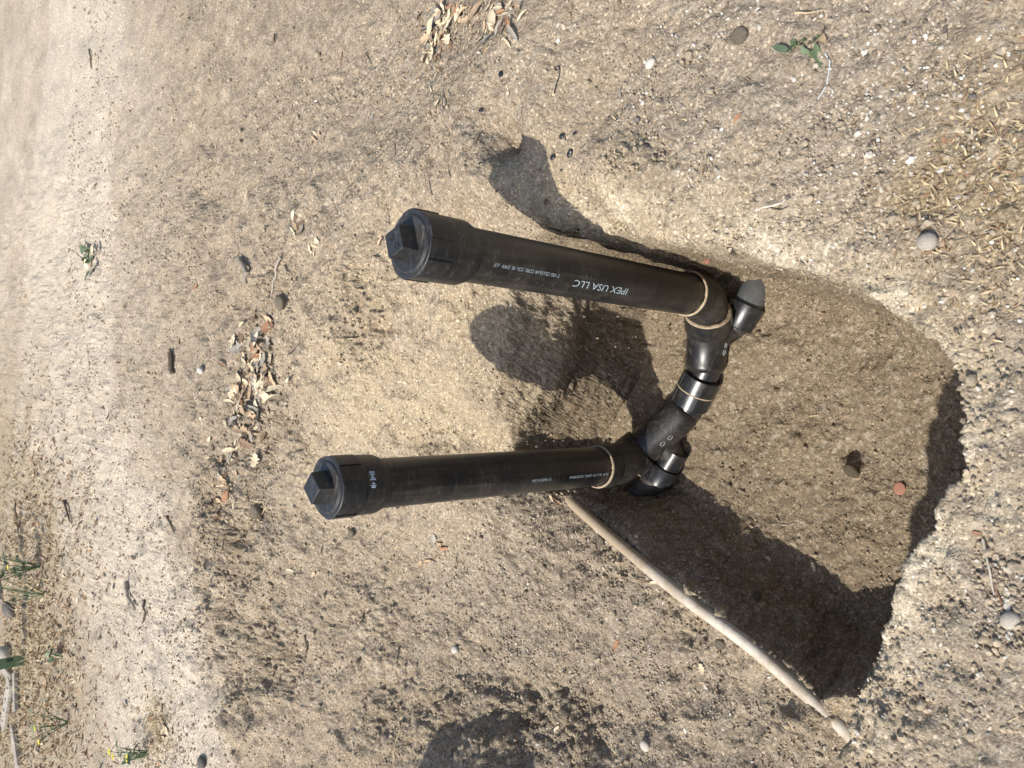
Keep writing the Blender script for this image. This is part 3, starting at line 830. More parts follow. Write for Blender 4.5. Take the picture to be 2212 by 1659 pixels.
def wye(H, A, S, dmain, lab, emboss, RB=.0485):
    """hub at H, belly at A, narrowing to the spigot S; the through pipe leaves along dmain"""
    dh = (A - H).normalized()
    mb = MB()
    ax = bez(H, A, S, 30)
    rad = []
    for i in range(31):
        t = i / 30
        rr = RB - .003 * t if t < .90 else RB - .003 - .010 * ((t - .90) / .10) ** 2.2
        rad.append(float(rr))
    mb.tube(ax, rad, 56)
    # the hub collar with an open mouth
    ax0 = (ax[1] - ax[0]).normalized()
    mb.lathe(ax[0] - ax0 * .012, [(.012, .044), (.001, .0465), (0, .0525), (.001, .0535), (.040, .0535), (.043, .0522), (.045, RB - .002), (.047, RB + .0004)], ax0, 56, caps=False)
    # ridges on the collar
    # the through branch
    b0 = ax[15]; b1 = b0 + (dmain - b0) * 1.0
    mb.tube([b0, b0 + (b1 - b0) * .5, b1], [.044, .034, .0305], 40)
    o = mb.build('wye_fitting', emboss[0], root, ax[10], sharp=32); o['label'] = lab
    dr = MB().lathe(ax[0] - ax0 * .0125, [(.010, .0405), (.000, .0415), (-.0035, .0440), (-.0030, .0490), (-.0008, .0522), (.003, .0528)], ax0, 56, caps=False)
    for i, v in enumerate(dr.v): dr.v[i] = v - ax0 * random.uniform(-.001, .0016)
    dr.build('soil_ring', DIRT, o, ax[0], sharp=80)
    # two raised size marks on the belly
    side = emboss[1]
    for k in range(2):
        c = ax[14 + k * 4]; T = (ax[15 + k * 4] - ax[13 + k * 4]).normalized(); u = (side - side.dot(T) * T).normalized(); v2 = T.cross(u)
        ring = []
        for i in range(17):
            t = 2 * math.pi * i / 16; a = math.cos(t) * .004; b = math.sin(t) * .0065
            ang = a / rad[14 + k * 4]
            ring.append(c + (u * math.cos(ang) + v2 * math.sin(ang)) * (rad[14 + k * 4] + .0004) + T * b)
        MB().tube(ring, .0005, 8, caps=False).build('raised_size_mark', PRINT, o, c)
    return o, ax


def spigot(a, b, r, label):
    return MB().tube([a, a + (b - a) * .5, b], r, 48).build('short_pipe', ABSC, root, (a + b) / 2)


MR = Vector(atz(1586, 704, -.592)); ML = Vector(atz(1452, 988, -.578))
S1 = C1a + (C1a - C1b).normalized() * .010
side1 = Vector((.25, -.75, .35))
w1, ax1 = wye(H1, A2, S1 + Vector((.0, .0, .0)), MR, 'wye under the taller standpipe', (ABS, Vector((.35, -.7, .15))))
spigot(S1 + (S1 - C1b) * .35, C1a + (C1b - C1a) * .2, .0355, '')
# --- coupling in the middle
cd = (C1b - C1a).normalized(); CL = (C1b - C1a).length
cm = MB().lathe(C1a, [(.002, .034), (0, .036), (0, .0445), (.0015, .0460), (CL * .5 - .0022, .0464), (CL * .5 - .0012, .0452), (CL * .5 + .0012, .0452), (CL * .5 + .0022, .0464), (CL - .0015, .0460), (CL, .0445), (CL, .036), (CL - .002, .034)], cd, 64, caps=False)
coup = cm.build('coupling', ABSC, root, (C1a + C1b) / 2, sharp=30); coup['label'] = 'glossy straight coupling joining the two wyes'
MB().lathe(C1a, [(CL * .5 - .0019, .0453), (CL * .5 - .0014, .0466), (CL * .5 + .0014, .0466), (CL * .5 + .0019, .0453)], cd, 64, caps=False).build('soil_seam', DIRT, coup, (C1a + C1b) / 2)
for t in (-.9, .35, 1.5, 2.8, 4.2):
    u = cd.orthogonal().normalized(); v2 = cd.cross(u); d = u * math.cos(t) + v2 * math.sin(t)
    MB().tube([C1a + cd * .003 + d * .0459, C1a + cd * (CL * .5 - .004) + d * .0462], .0008, 8).build('mould_rib', ABSC, coup, C1a + d * .046)
    MB().tube([C1a + cd * (CL * .5 + .004) + d * .0462, C1b - cd * .003 + d * .0459], .0008, 8).build('mould_rib', ABSC, coup, C1b + d * .046)
# --- second standpipe
H2v = Vector(atd(1366, 985, 1.89)); A2b = Vector(atd(1426, 940, 1.875)); S2 = C1b + (C1b - C1a).normalized() * .012
w2, ax2 = wye(H2v, A2b, S2, ML, 'wye under the standpipe by the white pipe', (ABS, Vector((.2, -.75, .1))), .0465)
spigot(S2 + (S2 - C1a) * .3, C1b + (C1a - C1b) * .2, .0355, '')
e2, path2, d2 = elbow((X2, Y2, -.398), (X2, Y2, -.452), H2v + (A2b - H2v).normalized() * .014, .0405, .0505, .036, 'elbow under the standpipe by the white pipe')


# --- the through line, half buried
def grounded(px, py, z): return Vector(atz(px, py, z))


q0, q1, q2, q3 = MR, grounded(1602, 684, -.588), grounded(1620, 650, -.592), grounded(1644, 590, -.640)
dq = (q2 - q1).normalized()
MB().tube([q0 - (q1 - q0) * .3, q0, q1], .0325, 40).build('branch_pipe', ABSD, root, q0)
rc = MB().lathe(q1 - dq * .028, [(0, .026), (.001, .034), (.004, .0365), (.058, .0415), (.060, .040), (.060, .031)], dq, 48, caps=False).build('reducing_coupling', ABSC, root, q1)
MB().tube([q1 + dq * .02, q2, q2 + (q3 - q2) * .5, q3, q3 + (q3 - q2)], [.0335] * 5, 40).build('buried_pipe', ZINC, root, q2)['label'] = 'scuffed grey pipe running into the wall of the pit'
m0, m1, m2, m3 = ML, grounded(1430, 1024, -.576), grounded(1395, 1052, -.576), grounded(1345, 1096, -.576)
MB().tube([m0 - (m1 - m0) * .4, m0, m1 + (m1 - m0) * .1], .0325, 40).build('branch_pipe', ABSC, root, m0)
dm = (m1 - m0).normalized()
MB().lathe(m1 - dm * .024, [(0, .033), (0, .038), (.0015, .039), (.044, .039), (.0455, .0375), (.0455, .033)], dm, 48, caps=False).build('coupling', ABSC, root, m1)['label'] = 'small coupling half sunk in the soil'
MB().tube([m1, m2, m3, m3 + (m3 - m2) * 1.2 + Vector((0, 0, -.02))], .0335, 40).build('buried_pipe', ABSD, root, m2)['label'] = 'black pipe going into the shaded side of the pit'
dn = (m3 - m2).normalized(); k0 = grounded(1374, 1073, -.575)
sh = MB().lathe(k0, [(0, .0335), (0, .0395), (.074, .0395), (.074, .0335)], dn, 48, caps=False).build('shielded_coupling', ABSD, root, k0)
for k in range(4):
    hh = .006 + k * .0205
    b = MB().lathe(k0, [(hh - .0045, .0399), (hh - .004, .0408), (hh + .004, .0408), (hh + .0045, .0399)], dn, 48, caps=False)
    sd = (Vector((.35, -.75, .55)) - Vector((.35, -.75, .55)).dot(dn) * dn).normalized(); tt = dn.cross(sd)
    c = k0 + dn * hh + sd * .044
    b.tube([c - tt * .011, c + tt * .013], .0042, 12); b.tube([c + tt * .013, c + tt * .017], .0052, 6)
    b.build('band_clamp', STEEL, sh, c, sharp=30)

# heap of soil packed against the fittings
def soil_lump(p, r, mat, name, parent, seed):
    rnd = random.Random(seed); mb = MB(); n, m = 9, 14; b0 = 0
    for i in range(n):
        ph = math.pi * i / (n - 1)
        for k in range(m):
            th = 2 * math.pi * k / m; q = 1 + rnd.uniform(-.14, .14)
            mb.v.append(Vector((p[0] + r[0] * q * math.sin(ph) * math.cos(th), p[1] + r[1] * q * math.sin(ph) * math.sin(th), p[2] + r[2] * q * math.cos(ph))))
    for i in range(n - 1):
        for k in range(m):
            a, b = i * m + k, i * m + (k + 1) % m; mb.f.append((a, a + m, b + m, b))
    return mb.build(name, mat, parent, p, sharp=80)


soil_lump(C1a + Vector((.010, .022, .018)), (.020, .020, .012), MOIST, 'soil_on_joint', coup, 3)
soil_lump(C1b + Vector((-.016, .022, .012)), (.018, .018, .012), MOIST, 'soil_on_joint', coup, 4)

# ------------------------------------------------------------------ the white irrigation pipe on the bench
def white_pipe():
    R = .0134
    px = [(1190, 1048, -.415), (1213, 1066, -.412), (1300, 1143, -.404), (1380, 1210, -.392), (1430, 1252, -.387), (1500, 1307, -.385), (1600, 1380, -.384), (1700, 1463, -.385), (1790, 1545, -.386), (1850, 1600, -.387), (1900, 1650, -.387)]
    P = [Vector(atz(*p)) for p in px]
    # smooth through the points
    pts = []
    for i in range(len(P) - 1):
        a, b, c, d = P[max(i - 1, 0)], P[i], P[i + 1], P[min(i + 2, len(P) - 1)]
        for k in range(8):
            t = k / 8; pts.append(.5 * ((2 * b) + (c - a) * t + (2 * a - 5 * b + 4 * c - d) * t * t + (3 * b - a - 3 * c + d) * t ** 3))
    pts.append(P[-1])
    o = MB().tube(pts, R, 28).build('irrigation_pipe', pvc_material(), None, P[5])
    at = o.data.attributes.new('soil', 'FLOAT', 'POINT'); n = len(o.data.vertices)
    f = np.repeat(np.clip(1 - np.linspace(0, 1, n // 28) * 2.4, 0, .75), 28)
    at.data.foreach_set('value', f.astype(np.float32))
    tag(o, 'thin white plastic pipe half buried along the shaded edge of the pit', 'pipe')


white_pipe()

# ------------------------------------------------------------------ leaves, stones, twigs
LEAFM = {'straw': plain('pale_straw_leaf', (.60, .50, .34), .75, .35, 120, .3, .001, .25, .85), 'tan': plain('tan_leaf', (.44, .32, .20), .75, .35, 120, .3, .001, .25, .7),
         'rust': plain('rusty_leaf', (.34, .18, .10), .7, .35, 120, .3, .001, .25, .75), 'brown': plain('brown_leaf', (.19, .125, .08), .75, .35, 120, .3, .001, .25, .75),
         'green': plain('dull_green_leaf', (.10, .14, .075), .55, .35, 120, .3, .001, .35, .75), 'grey': plain('grey_leaf', (.30, .27, .225), .8, .35, 120, .3, .001, .2, .8)}


def leaf_mesh(kind, seed):
    """kinds: oval (small oak leaf), lobed, curled"""
    rnd = random.Random(seed); n = 8; v, f = [], []
    curl, cup, bend = rnd.uniform(-.3, .5), rnd.uniform(.3, 1.3), rnd.uniform(-.25, .25)
    wmax = rnd.uniform(.34, .46) if kind == 'oval' else (rnd.uniform(.55, .75) if kind == 'lobed' else rnd.uniform(.25, .35))
    for i in range(n + 1):
        t = i / n; x = t - .5
        wd = wmax * math.sin(math.pi * min(1, t * .94 + .04)) ** .75 * .5
        if kind == 'lobed': wd *= 1.25 if i % 2 else .5
        if kind == 'curled': cupk = 3.5
        else: cupk = cup
        wl, wr = wd * rnd.uniform(.85, 1.1), wd * rnd.uniform(.85, 1.1)
        zc = curl * x * x + .03 * rnd.uniform(-1, 1)
        yb = bend * x * x
        for s, ww in ((-1, wl), (-.5, wl), (0, 0), (.5, wr), (1, wr)):
            yy = s * ww; v.append((x, yb + yy * (1 - .25 * cupk * abs(yy)), zc + cupk * yy * yy + .02 * rnd.uniform(-1, 1) * abs(s)))
    for i in range(n):
        for k in range(4):
            a = i * 5 + k; f.append((a, a + 1, a + 6, a + 5))
    b = len(v)                                # stalk
    for (x, r) in ((.44, .012), (.62, .009)):
        for k in range(3):
            t = 2.094 * k; v.append((x, r * math.cos(t) + bend * x * x, r * math.sin(t) + curl * x * x))
    for k in range(3): f.append((b + k, b + (k + 1) % 3, b + 3 + (k + 1) % 3, b + 3 + k))
    me = bpy.data.meshes.new('leaf_' + kind); me.from_pydata(v, [], f); me.update(); me.shade_smooth()
    md = None
    me.materials.append(None)
    return me


LM = {k: [leaf_mesh(k, 100 * j + i) for i in range(6)] for j, k in enumerate(('oval', 'lobed', 'curled'))}


def place(o, p, scale, up=None, yaw=0, tilt=(0, 0)):
    up = up or Vector((0, 0, 1))
    q = Vector((0, 0, 1)).rotation_difference(up)
    m = q.to_matrix() @ Matrix.Rotation(yaw, 3, 'Z') @ Matrix.Rotation(tilt[0], 3, 'X') @ Matrix.Rotation(tilt[1], 3, 'Y')
    o.matrix_world = Matrix.LocRotScale(Vector(p), m.to_quaternion(), Vector((scale,) * 3) if not hasattr(scale, '__len__') else Vector(scale))


def leaf(p, size, kind, col, label, group=None, yaw=None, lift=.25, tilt=.35):
    me = random.choice(LM[kind]); o = bpy.data.objects.new('leaf', me); COL.objects.link(o)
    o.material_slots[0].link = 'OBJECT'; o.material_slots[0].material = LEAFM[col]
    p = np.array(p); up = normal_at(p[0], p[1], .02)
    place(o, (p[0], p[1], p[2] + size * lift * .35 + .001), size, up, random.uniform(0, 6.28) if yaw is None else yaw, (random.uniform(-tilt, tilt), random.uniform(-tilt, tilt)))
    return tag(o, label, 'leaf', group)


def pile(n, spots, smin, smax, cols, label, group):
    for i in range(n):
        cx, cy, rx, ry = random.choice(spots)
        p = ground_at(cx + random.gauss(0, rx), cy + random.gauss(0, ry))
        kd = random.choices(('oval', 'lobed', 'curled'), (5, 2, 4))[0]; cl = random.choices(list(cols), list(cols.values()))[0]
        leaf(p, random.uniform(smin, smax), kd, cl, {'straw': 'pale straw', 'rust': 'rusty'}.get(cl, cl) + {'oval': ' oval', 'lobed': ' lobed', 'curled': ' rolled'}[kd] + ' leaf ' + label, group, lift=random.uniform(.0, .7), tilt=.4)


mixc = {'straw': 6, 'tan': 3, 'rust': 1, 'grey': 2, 'brown': 1}
pile(135, [(545, 800, 20, 34), (530, 850, 18, 34), (560, 750, 14, 34), (570, 830, 16, 30), (540, 900, 22, 40)], .030, .056, mixc, 'in the pale leaf heap behind the two standpipes', 'leaf heap behind the standpipes')
pile(90, [(945, 60, 16, 25), (1000, 45, 30, 25), (930, 100, 12, 18), (1090, 40, 20, 25), (965, 25, 25, 20)], .020, .042, mixc, 'in the leaf heap at the top edge of the photo', 'leaf heap at the top edge')
pile(40, [(475, 1090, 12, 30), (500, 960, 14, 40), (490, 1050, 15, 30)], .02, .04, mixc, 'strewn past the leaf heap towards the crumbly soil', 'leaves strewn past the heap')
pile(26, [(345, 1590, 14, 30), (350, 1550, 10, 30)], .022, .045, {'straw': 3, 'tan': 3, 'rust': 3, 'brown': 2}, 'caught in the straw clump at the edge of the pale gravel', 'leaves in the straw clump')
pile(18, [(700, 530, 14, 14), (640, 480, 8, 14), (690, 300, 10, 8)], .018, .034, mixc, 'in the thin drift beside the square plug of the taller standpipe', 'leaf drift by the taller standpipe')
pile(14, [(1330 * .9, 1080, 8, 14), (940, 1190, 20, 16)], .015, .028, mixc, 'among grit on the bench beside the standpipe', 'leaves on the bench')

SINGLES = [
    (207, 404, .05, 'oval', 'green', 'single grey-green leaf lying alone on the pale ground', 1.2), (1778, 81, .030, 'oval', 'tan', 'smooth pinkish tan leaf near a blue-grey string', 2.6),
    (2056, 296, .022, 'lobed', 'rust', 'orange-tan lobed leaf on the gravel near the photo edge', 1.0), (1596, 257, .016, 'oval', 'rust', 'narrow orange leaf scrap on gravel above the pit', 1.2),
    (1418, 1258, .030, 'curled', 'straw', 'curled pale leaf caught on the white pipe', .6), (1334, 1392, .026, 'oval', 'rust', 'reddish brown leaf lying alone in the grit of the bench', 1.5),
    (1466, 1408, .020, 'oval', 'grey', 'flat greyish leaf in the hollow beside the white pipe', .4), (1518, 1444, .024, 'lobed', 'straw', 'pale lobed leaf below the hollow beside the white pipe', 2.2),
    (1522, 1477, .022, 'oval', 'tan', 'tan leaf next to the pale lobed leaf on the bench', .5), (1559, 1410, .022, 'oval', 'tan', 'tan leaf with a stalk at the edge of the white pipe', 1.6),
    (1204, 1574, .022, 'oval', 'straw', 'slim pale leaf near the shaded corner of the bench', 1.4), (1661, 1206, .014, 'lobed', 'straw', 'tiny pale leaf scrap in the shade of the pit floor', 0), (1760, 1224, .020, 'lobed', 'straw', 'forked pale leaf in the shaded part of the pit', 2.4),
    (822, 527, .030, 'curled', 'tan', 'rolled tan leaf just behind the taller plug', 1.2), (735, 775, .030, 'lobed', 'tan', 'broken tan leaf with straw on open ground before the heap', 1.0), (735, 780 + 5, .02, 'oval', 'straw', 'pale leaf bit leaning on a broken tan leaf', .3),
    (433, 1155 - 320, .026, 'curled', 'straw', 'white curled leaf on open ground beside the leaf heap', .2), (862, 45, .020, 'curled', 'straw', 'pale curled leaf left of the heap at the top edge', .9),
    (946, 226, .020, 'lobed', 'straw', 'pale forked leaf above the round shadow', 1.5), (805, 255, .018, 'lobed', 'grey', 'small grey star-shaped leaf scrap', 1.5), (800, 330, .016, 'curled', 'rust', 'short rust leaf roll on tan soil', .4),
    (1455, 30, .012, 'oval', 'grey', 'small grey oval leaf near the top edge', 2.0), (1341, 203, .016, 'oval', 'grey', 'flat grey leaf right of the black wire', 2.2), (1100, 205, .014, 'lobed', 'straw', 'pale leaf crumb before the black wire', .6),
    (1015, 1164, .024, 'curled', 'straw', 'long pale leaf beside the leaf cluster on the bench', 1.5), (950, 1175, .026, 'lobed', 'tan', 'torn tan leaf in the leaf cluster on the bench', .9),
    (2110, 1400 - 250, .012, 'oval', 'rust', 'orange scrap of leaf beside the twig near the camera', 0.3), (630, 1232, .03, 'oval', 'straw', 'pale leaf at the crumbly bank', .3), (680, 1240, .026, 'oval', 'tan', 'tan leaf below the crumbly bank', 1.2),
    (390, 610 + 130, .034, 'curled', 'brown', 'brown rolled leaf by the grey bark strip', 1.4), (400, 845, .04, 'curled', 'tan', 'tan folded leaf on the open ground', 1.3), (425, 620, .03, 'oval', 'rust', 'two-tone rust leaf on open ground', 1.0),
    (436, 865 + 40, .02, 'lobed', 'straw', 'pale torn leaf between the heap and the pale ground', .8), (455, 950, .03, 'oval', 'straw', 'pale leaf at the foot of the leaf heap', 1.2), (270, 700, .03, 'oval', 'tan', 'tan acorn-like leaf curl far out on the ground', 1.2),
    (1440, 760 - 325, .014, 'curled', 'straw', 'tiny straw curl by the root clump above the pit', 1.0), (1530, 1350, .018, 'oval', 'brown', 'brown leaf scrap beside the white pipe', 1.0), (1283, 1472, .016, 'curled', 'straw', 'small pale leaf curl in the middle of the bench', 1.4),
    (1421, 1552, .016, 'oval', 'tan', 'tan leaf scrap low on the bench', 1.1), (640, 1210, .02, 'curled', 'tan', 'tan leaf curl in the crumbly bank', .5), (880, 1230, .014, 'curled', 'straw', 'pale leaf crumb on the bench slope', 1.5)]
for (a, b, s, k, c, lab, yaw) in SINGLES:
    leaf(ground_at(a, b), s, k, c, lab, None, yaw + 1.2)

# the sprig of green leaves far out
sp0 = ground_at(200, 548); sprig = empty('green_sprig', sp0); tag(sprig, 'wilted clump of green leaves on the pale ground', 'sprig')
for i in range(22):
    me = random.choice(LM['oval']); o = bpy.data.objects.new('sprig_leaf', me); COL.objects.link(o); o.parent = sprig
    o.material_slots[0].link = 'OBJECT'; o.material_slots[0].material = LEAFM['green' if i % 7 else 'straw']
    o.location = (random.gauss(0, .045), random.gauss(0, .055), random.uniform(.006, .035)); o.scale = (.05,) * 3
    o.rotation_euler = (random.uniform(-.8, .8), random.uniform(-.8, .8), random.uniform(0, 6.3))


def stone(p, r, flat, col, label, seed, name='stone', sink=.25, group=None, rough=.9, jit=.12, yaw=None, cat='stone'):
    rnd = random.Random(seed); import bmesh
    bm = bmesh.new(); bmesh.ops.create_icosphere(bm, subdivisions=3, radius=1)
    ks = [(Vector((rnd.gauss(0, 1), rnd.gauss(0, 1), rnd.gauss(0, 1))).normalized(), rnd.uniform(-jit, jit)) for _ in range(14)]
    for v in bm.verts:
        d = sum(k * max(0, v.co.normalized().dot(a)) ** 2 for a, k in ks); v.co *= 1 + d
    me = bpy.data.meshes.new(name); bm.to_mesh(me); bm.free(); me.shade_smooth(); me.materials.append(col)
    o = bpy.data.objects.new(name, me); COL.objects.link(o)
    o.location = (p[0], p[1], p[2] + r * flat * (1 - 2 * sink)); o.scale = (r * rnd.uniform(1, 1.25), r, r * flat); o.rotation_euler = (0, 0, rnd.uniform(0, 6) if yaw is None else yaw)
    return tag(o, label, cat, group)


STM = {'grey': plain('grey_stone', (.34, .305, .25), .85, .3, 5, .4, .002, .3, .95), 'brown': plain('brown_stone', (.26, .20, .14), .85, .3, 5, .4, .002, .2, .95), 'white': plain('white_stone', (.48, .44, .38), .85, .25, 5, .4, .002, .3, .95),
       'clay': plain('red_clay', (.27, .13, .09), .85, .3, 5, .3, .002, .2, .95), 'dark': plain('dark_stone', (.10, .09, .08), .85, .3, 5, .4, .002, .2, .95), 'soil': plain('clod_soil', (.34, .285, .21), .95, .4, 4, .9, .02, .1, .95),
       'pitsoil': plain('pit_clod_soil', (.23, .185, .125), .95, .4, 4, .9, .02, .1, .95)}
stone(ground_at(2010, 525), .0115, .8, STM['grey'], 'smooth pale oval pebble on the ground beside the pit', 1, jit=.06, sink=.15, yaw=1.9)
STONES = [ (1598, 80, .013, .35, 'soil', 'broad lump of soil at the top of the gravel'),
          (2186, 1339, .010, .7, 'grey', 'grey pebble beside the twig near the camera'), (1945, 1055, .011, .28, 'clay', 'flat red clay shard on the pit floor'), (1842, 1020, .015, .6, 'pitsoil', 'round clod sunk in the pit floor beside a hollow'),
          (1484, 783 - 5, .010, .7, 'pitsoil', 'clod between the fittings and the pit wall'), (1552, 783 - 190, .009, .7, 'grey', 'grey pebble in the shade beside the elbow'), (1540, 566, .007, .5, 'clay', 'flat reddish stone under the lip of the pit'),
          (1566, 590, .006, .7, 'brown', 'small brown pebble in the shade beside the elbow'), (1487, 742, .013, .5, 'pitsoil', 'pale clod in the shadow band on the pit floor'), (437, 800, .012, .8, 'white', 'white stone on open ground beside the leaf heap'),
          (440, 148 + 1500, .02, .6, 'dark', 'dark stone at the lower edge of the pale gravel'), (1397, 1610, .010, .7, 'white', 'white stone low on the bench'),
          (987, 1403, .012, .7, 'white', 'white stone on the bench slope beside the shade'), (1640, 1290, .012, .6, 'pitsoil', 'clod at the foot of the shaded pit wall'), (765, 1150, .013, .7, 'soil', 'clod in the hollow of the crumbly bank'),
          (610, 655, .02, .7, 'soil', 'dark clod at the far lip of the slope'), (1560, 1395, .010, .7, 'soil', 'clod against the white pipe'),
          (560, 575 + 530, .022, .7, 'soil', 'clod on top of the crumbly bank'), (1300, 1170, .012, .7, 'soil', 'clod where the white pipe meets the standpipe'), (1410, 140, .008, .8, 'white', 'white chip on the gravel above the rim'), (31, 1316, .05, .8, 'dark', 'dark lump among the far weeds'), (22, 1412, .05, .9, 'grey', 'grey lump beside the green stake')]
for i, (a, b, r, fl, c, lab) in enumerate(STONES):
    nm = 'clod' if c in ('soil', 'pitsoil') else ('clay_shard' if c == 'clay' else 'stone')
    stone(ground_at(a, b), r, fl, STM[c], lab, 20 + i, nm, cat='clod' if nm == 'clod' else 'stone', jit=.22 if nm == 'clod' else .14)
# shavings of black pipe
for i, (a, b, r) in enumerate([(1216, 295, .004), (1225, 302, .003), (1242, 289, .0035), (1235, 330, .006), (1198, 341, .005), (1185, 440, .005), (1083, 162, .0045), (1215, 369, .003), (1043, 240, .004)]):
    stone(ground_at(a, b), r, .5, LEAFM['brown'] if i == 5 else ABSC, 'small black plastic pipe shaving on the soil by the round shadow', 70 + i, 'plastic_shaving', group='black plastic shavings', jit=.35, cat='plastic scrap', sink=0)

TWM = {'dark': plain('dark_twig', (.10, .08, .06), .85, .35, 60, .4, .001, .2, .8), 'grey': plain('grey_twig', (.30, .26, .21), .85, .35, 60, .4, .001, .2, .8), 'straw': plain('straw_stem', (.52, .42, .25), .75, .35, 60, .3, .001, .25, .8),
       'red': plain('red_brown_twig', (.19, .10, .07), .85, .35, 60, .3, .001, .2, .8), 'black': plain('black_wire', (.012, .013, .016), .4, .2, 60, .1, .001, .5, .9), 'blue': plain('blue_grey_string', (.40, .45, .45), .7, .3, 60, .3, .001, .2, .9),
       'pale': plain('bleached_wood', (.50, .45, .37), .85, .35, 60, .4, .001, .2, .85)}


def stick(pxs, r, m, label, name='twig', cat='twig', group=None, lift=1.0, taper=.5, seg=8):
    P = [ground_at(a, b) for a, b in pxs]
    pts = []
    for i in range(len(P) - 1):
        for k in range(5):
            t = k / 5; q = P[i] * (1 - t) + P[i + 1] * t
            q = q + np.array([random.uniform(-.3, .3), random.uniform(-.3, .3), 0]) * r
            q[2] = max(q[2], height(q[0], q[1])[0]) + r * lift + .001; pts.append(q)
    P[-1][2] += r * lift; pts.append(P[-1])
    n = len(pts); o = MB().tube(pts, [r * (1 - taper * i / (n - 1)) for i in range(n)], seg).build(name, TWM[m], None, pts[0])
    return tag(o, label, cat, group)


stick([(1210, 143), (1202, 147), (1204, 153), (1212, 152), (1215, 146), (1210, 143), (1214, 155), (1213, 167), (1205, 182), (1199, 203)], .0011, 'black', 'short black wire with a curled end', 'wire', 'wire', lift=1.5, taper=.1)
stick([(1786, 118), (1797, 135), (1793, 160), (1789, 185), (1778, 205), (1770, 217)], .0009, 'blue', 'frayed blue-grey string on the gravel', 'string', 'string', taper=.2)
stick([(1789, 185), (1800, 197), (1808, 195)], .0006, 'blue', 'loose strand branching off the blue-grey string', 'string', 'string')
stick([(1722, 32), (1755, 29), (1785, 25)], .0016, 'straw', 'thick straw stem at the top of the gravel', 'straw', 'straw')
stick([(2126, 1163), (2140, 1225), (2150, 1283)], .0016, 'pale', 'long pale twig lying on the ground nearest the camera', 'twig', 'twig')
stick([(2150, 1260), (2165, 1300), (2172, 1320)], .0011, 'red', 'red-brown twig at the end of the long pale twig', 'twig', 'twig')
stick([(1635, 455), (1662, 447), (1690, 440), (1705, 432)], .0022, 'pale', 'bleached root end above the rim of the pit', 'root', 'twig')
stick([(1660, 449), (1690, 455), (1712, 445)], .0013, 'dark', 'dark root beside the bleached root', 'root', 'twig')
stick([(1058, 748), (1072, 732), (1085, 715)], .0012, 'straw', 'straw stem in the shadow on the sunny slope', 'straw', 'straw')
stick([(1690, 1133), (1705, 1134), (1719, 1129)], .0011, 'pale', 'white straw at the edge of shade in the pit', 'straw', 'straw')
stick([(1750, 899), (1773, 896)], .0009, 'straw', 'short straw on the sunny pit floor', 'straw', 'straw')
stick([(1616, 985), (1622, 1000)], .0008, 'straw', 'tiny straw bit beside the shaded pit floor', 'straw', 'straw')
stick([(1379, 1250), (1398, 1255), (1412, 1259)], .0012, 'red', 'leaf stalk reaching from the curled leaf on the white pipe', 'stem', 'twig', lift=3)
stick([(1318, 1555), (1310, 1570), (1296, 1585)], .0011, 'grey', 'thin twig low on the bench', 'twig', 'twig')
stick([(374, 760), (377, 800), (378, 785 + 20)], .009, 'dark', 'short stick of dark wood on open ground', 'wood_stick', 'stick', taper=.15)
stick([(563, 880), (566, 915), (570, 932)], .004, 'grey', 'grey twig running out of the leaf heap', 'twig', 'twig')
stick([(198, 108), (200, 130), (204, 150)], .004, 'dark', 'dark twig far out near the top', 'twig', 'twig'); stick([(1205 * .495, 75 * 1.0), (596, 92)], .003, 'dark', 'dark bit of twig beside the far twig', 'twig', 'twig')
stick([(364, 1450 - 335), (372, 1130), (380, 1150)], .005, 'dark', 'dark stick on the edge of the pale gravel', 'twig', 'twig')
stick([(278, 1258), (285, 1285), (295, 1310)], .009, 'grey', 'grey stick on the pale gravel near the weeds', 'wood_stick', 'stick')
stick([(316, 1295), (318, 1320), (312, 1343)], .005, 'dark', 'thin dark twig on the pale gravel', 'twig', 'twig')
stick([(145, 1080), (152, 1110), (160, 1130)], .006, 'dark', 'dark stick beyond the pale gravel', 'twig', 'twig')
stick([(40, 1085), (44, 1130), (50, 1165)], .006, 'dark', 'dark twig in the far litter', 'twig', 'twig')
stick([(735, 1060 + 60), (728, 1108), (720, 1100)], .002, 'pale', 'bleached twig below the crumbly bank', 'twig', 'twig')
stick([(660, 1395 - 24), (668, 1400), (660, 1430)], .003, 'dark', 'dark root in the crumbly soil of the bank', 'root', 'twig')
stick([(855, 1640), (858, 1600), (866, 1575)], .0018, 'straw', 'straw beside the shaded corner of the bench', 'straw', 'straw')
stick([(612, 558), (600, 600), (590, 640)], .004, 'grey', 'grey twig at the far lip of the slope', 'twig', 'twig'); stick([(524, 560), (540, 590), (536, 610)], .008, 'grey', 'flat grey strip of bark before the leaf heap', 'bark_strip', 'bark', taper=.1)
stick([(1100, 330), (1111, 320)], .0009, 'straw', 'straw bit at the round shadow', 'straw', 'straw')
for i in range(46):                            # loose straw on the near gravel
    a, b = random.uniform(1500, 2200), random.choice([random.uniform(20, 560), random.uniform(1000, 1600)])
    if b > 900 and a < 2110: a = random.uniform(2110, 2205)
    if a < 1900 and b > 470: b = random.uniform(20, 450)
    t = random.uniform(0, 6.28); L = random.uniform(10, 26)
    stick([(a, b), (a + L * math.cos(t), b + L * math.sin(t))], .0006, random.choice(['straw', 'straw', 'grey', 'pale']), 'thin dry straw scattered on the gravel near the camera', 'straw', 'straw', 'loose straws on the near gravel', seg=5)
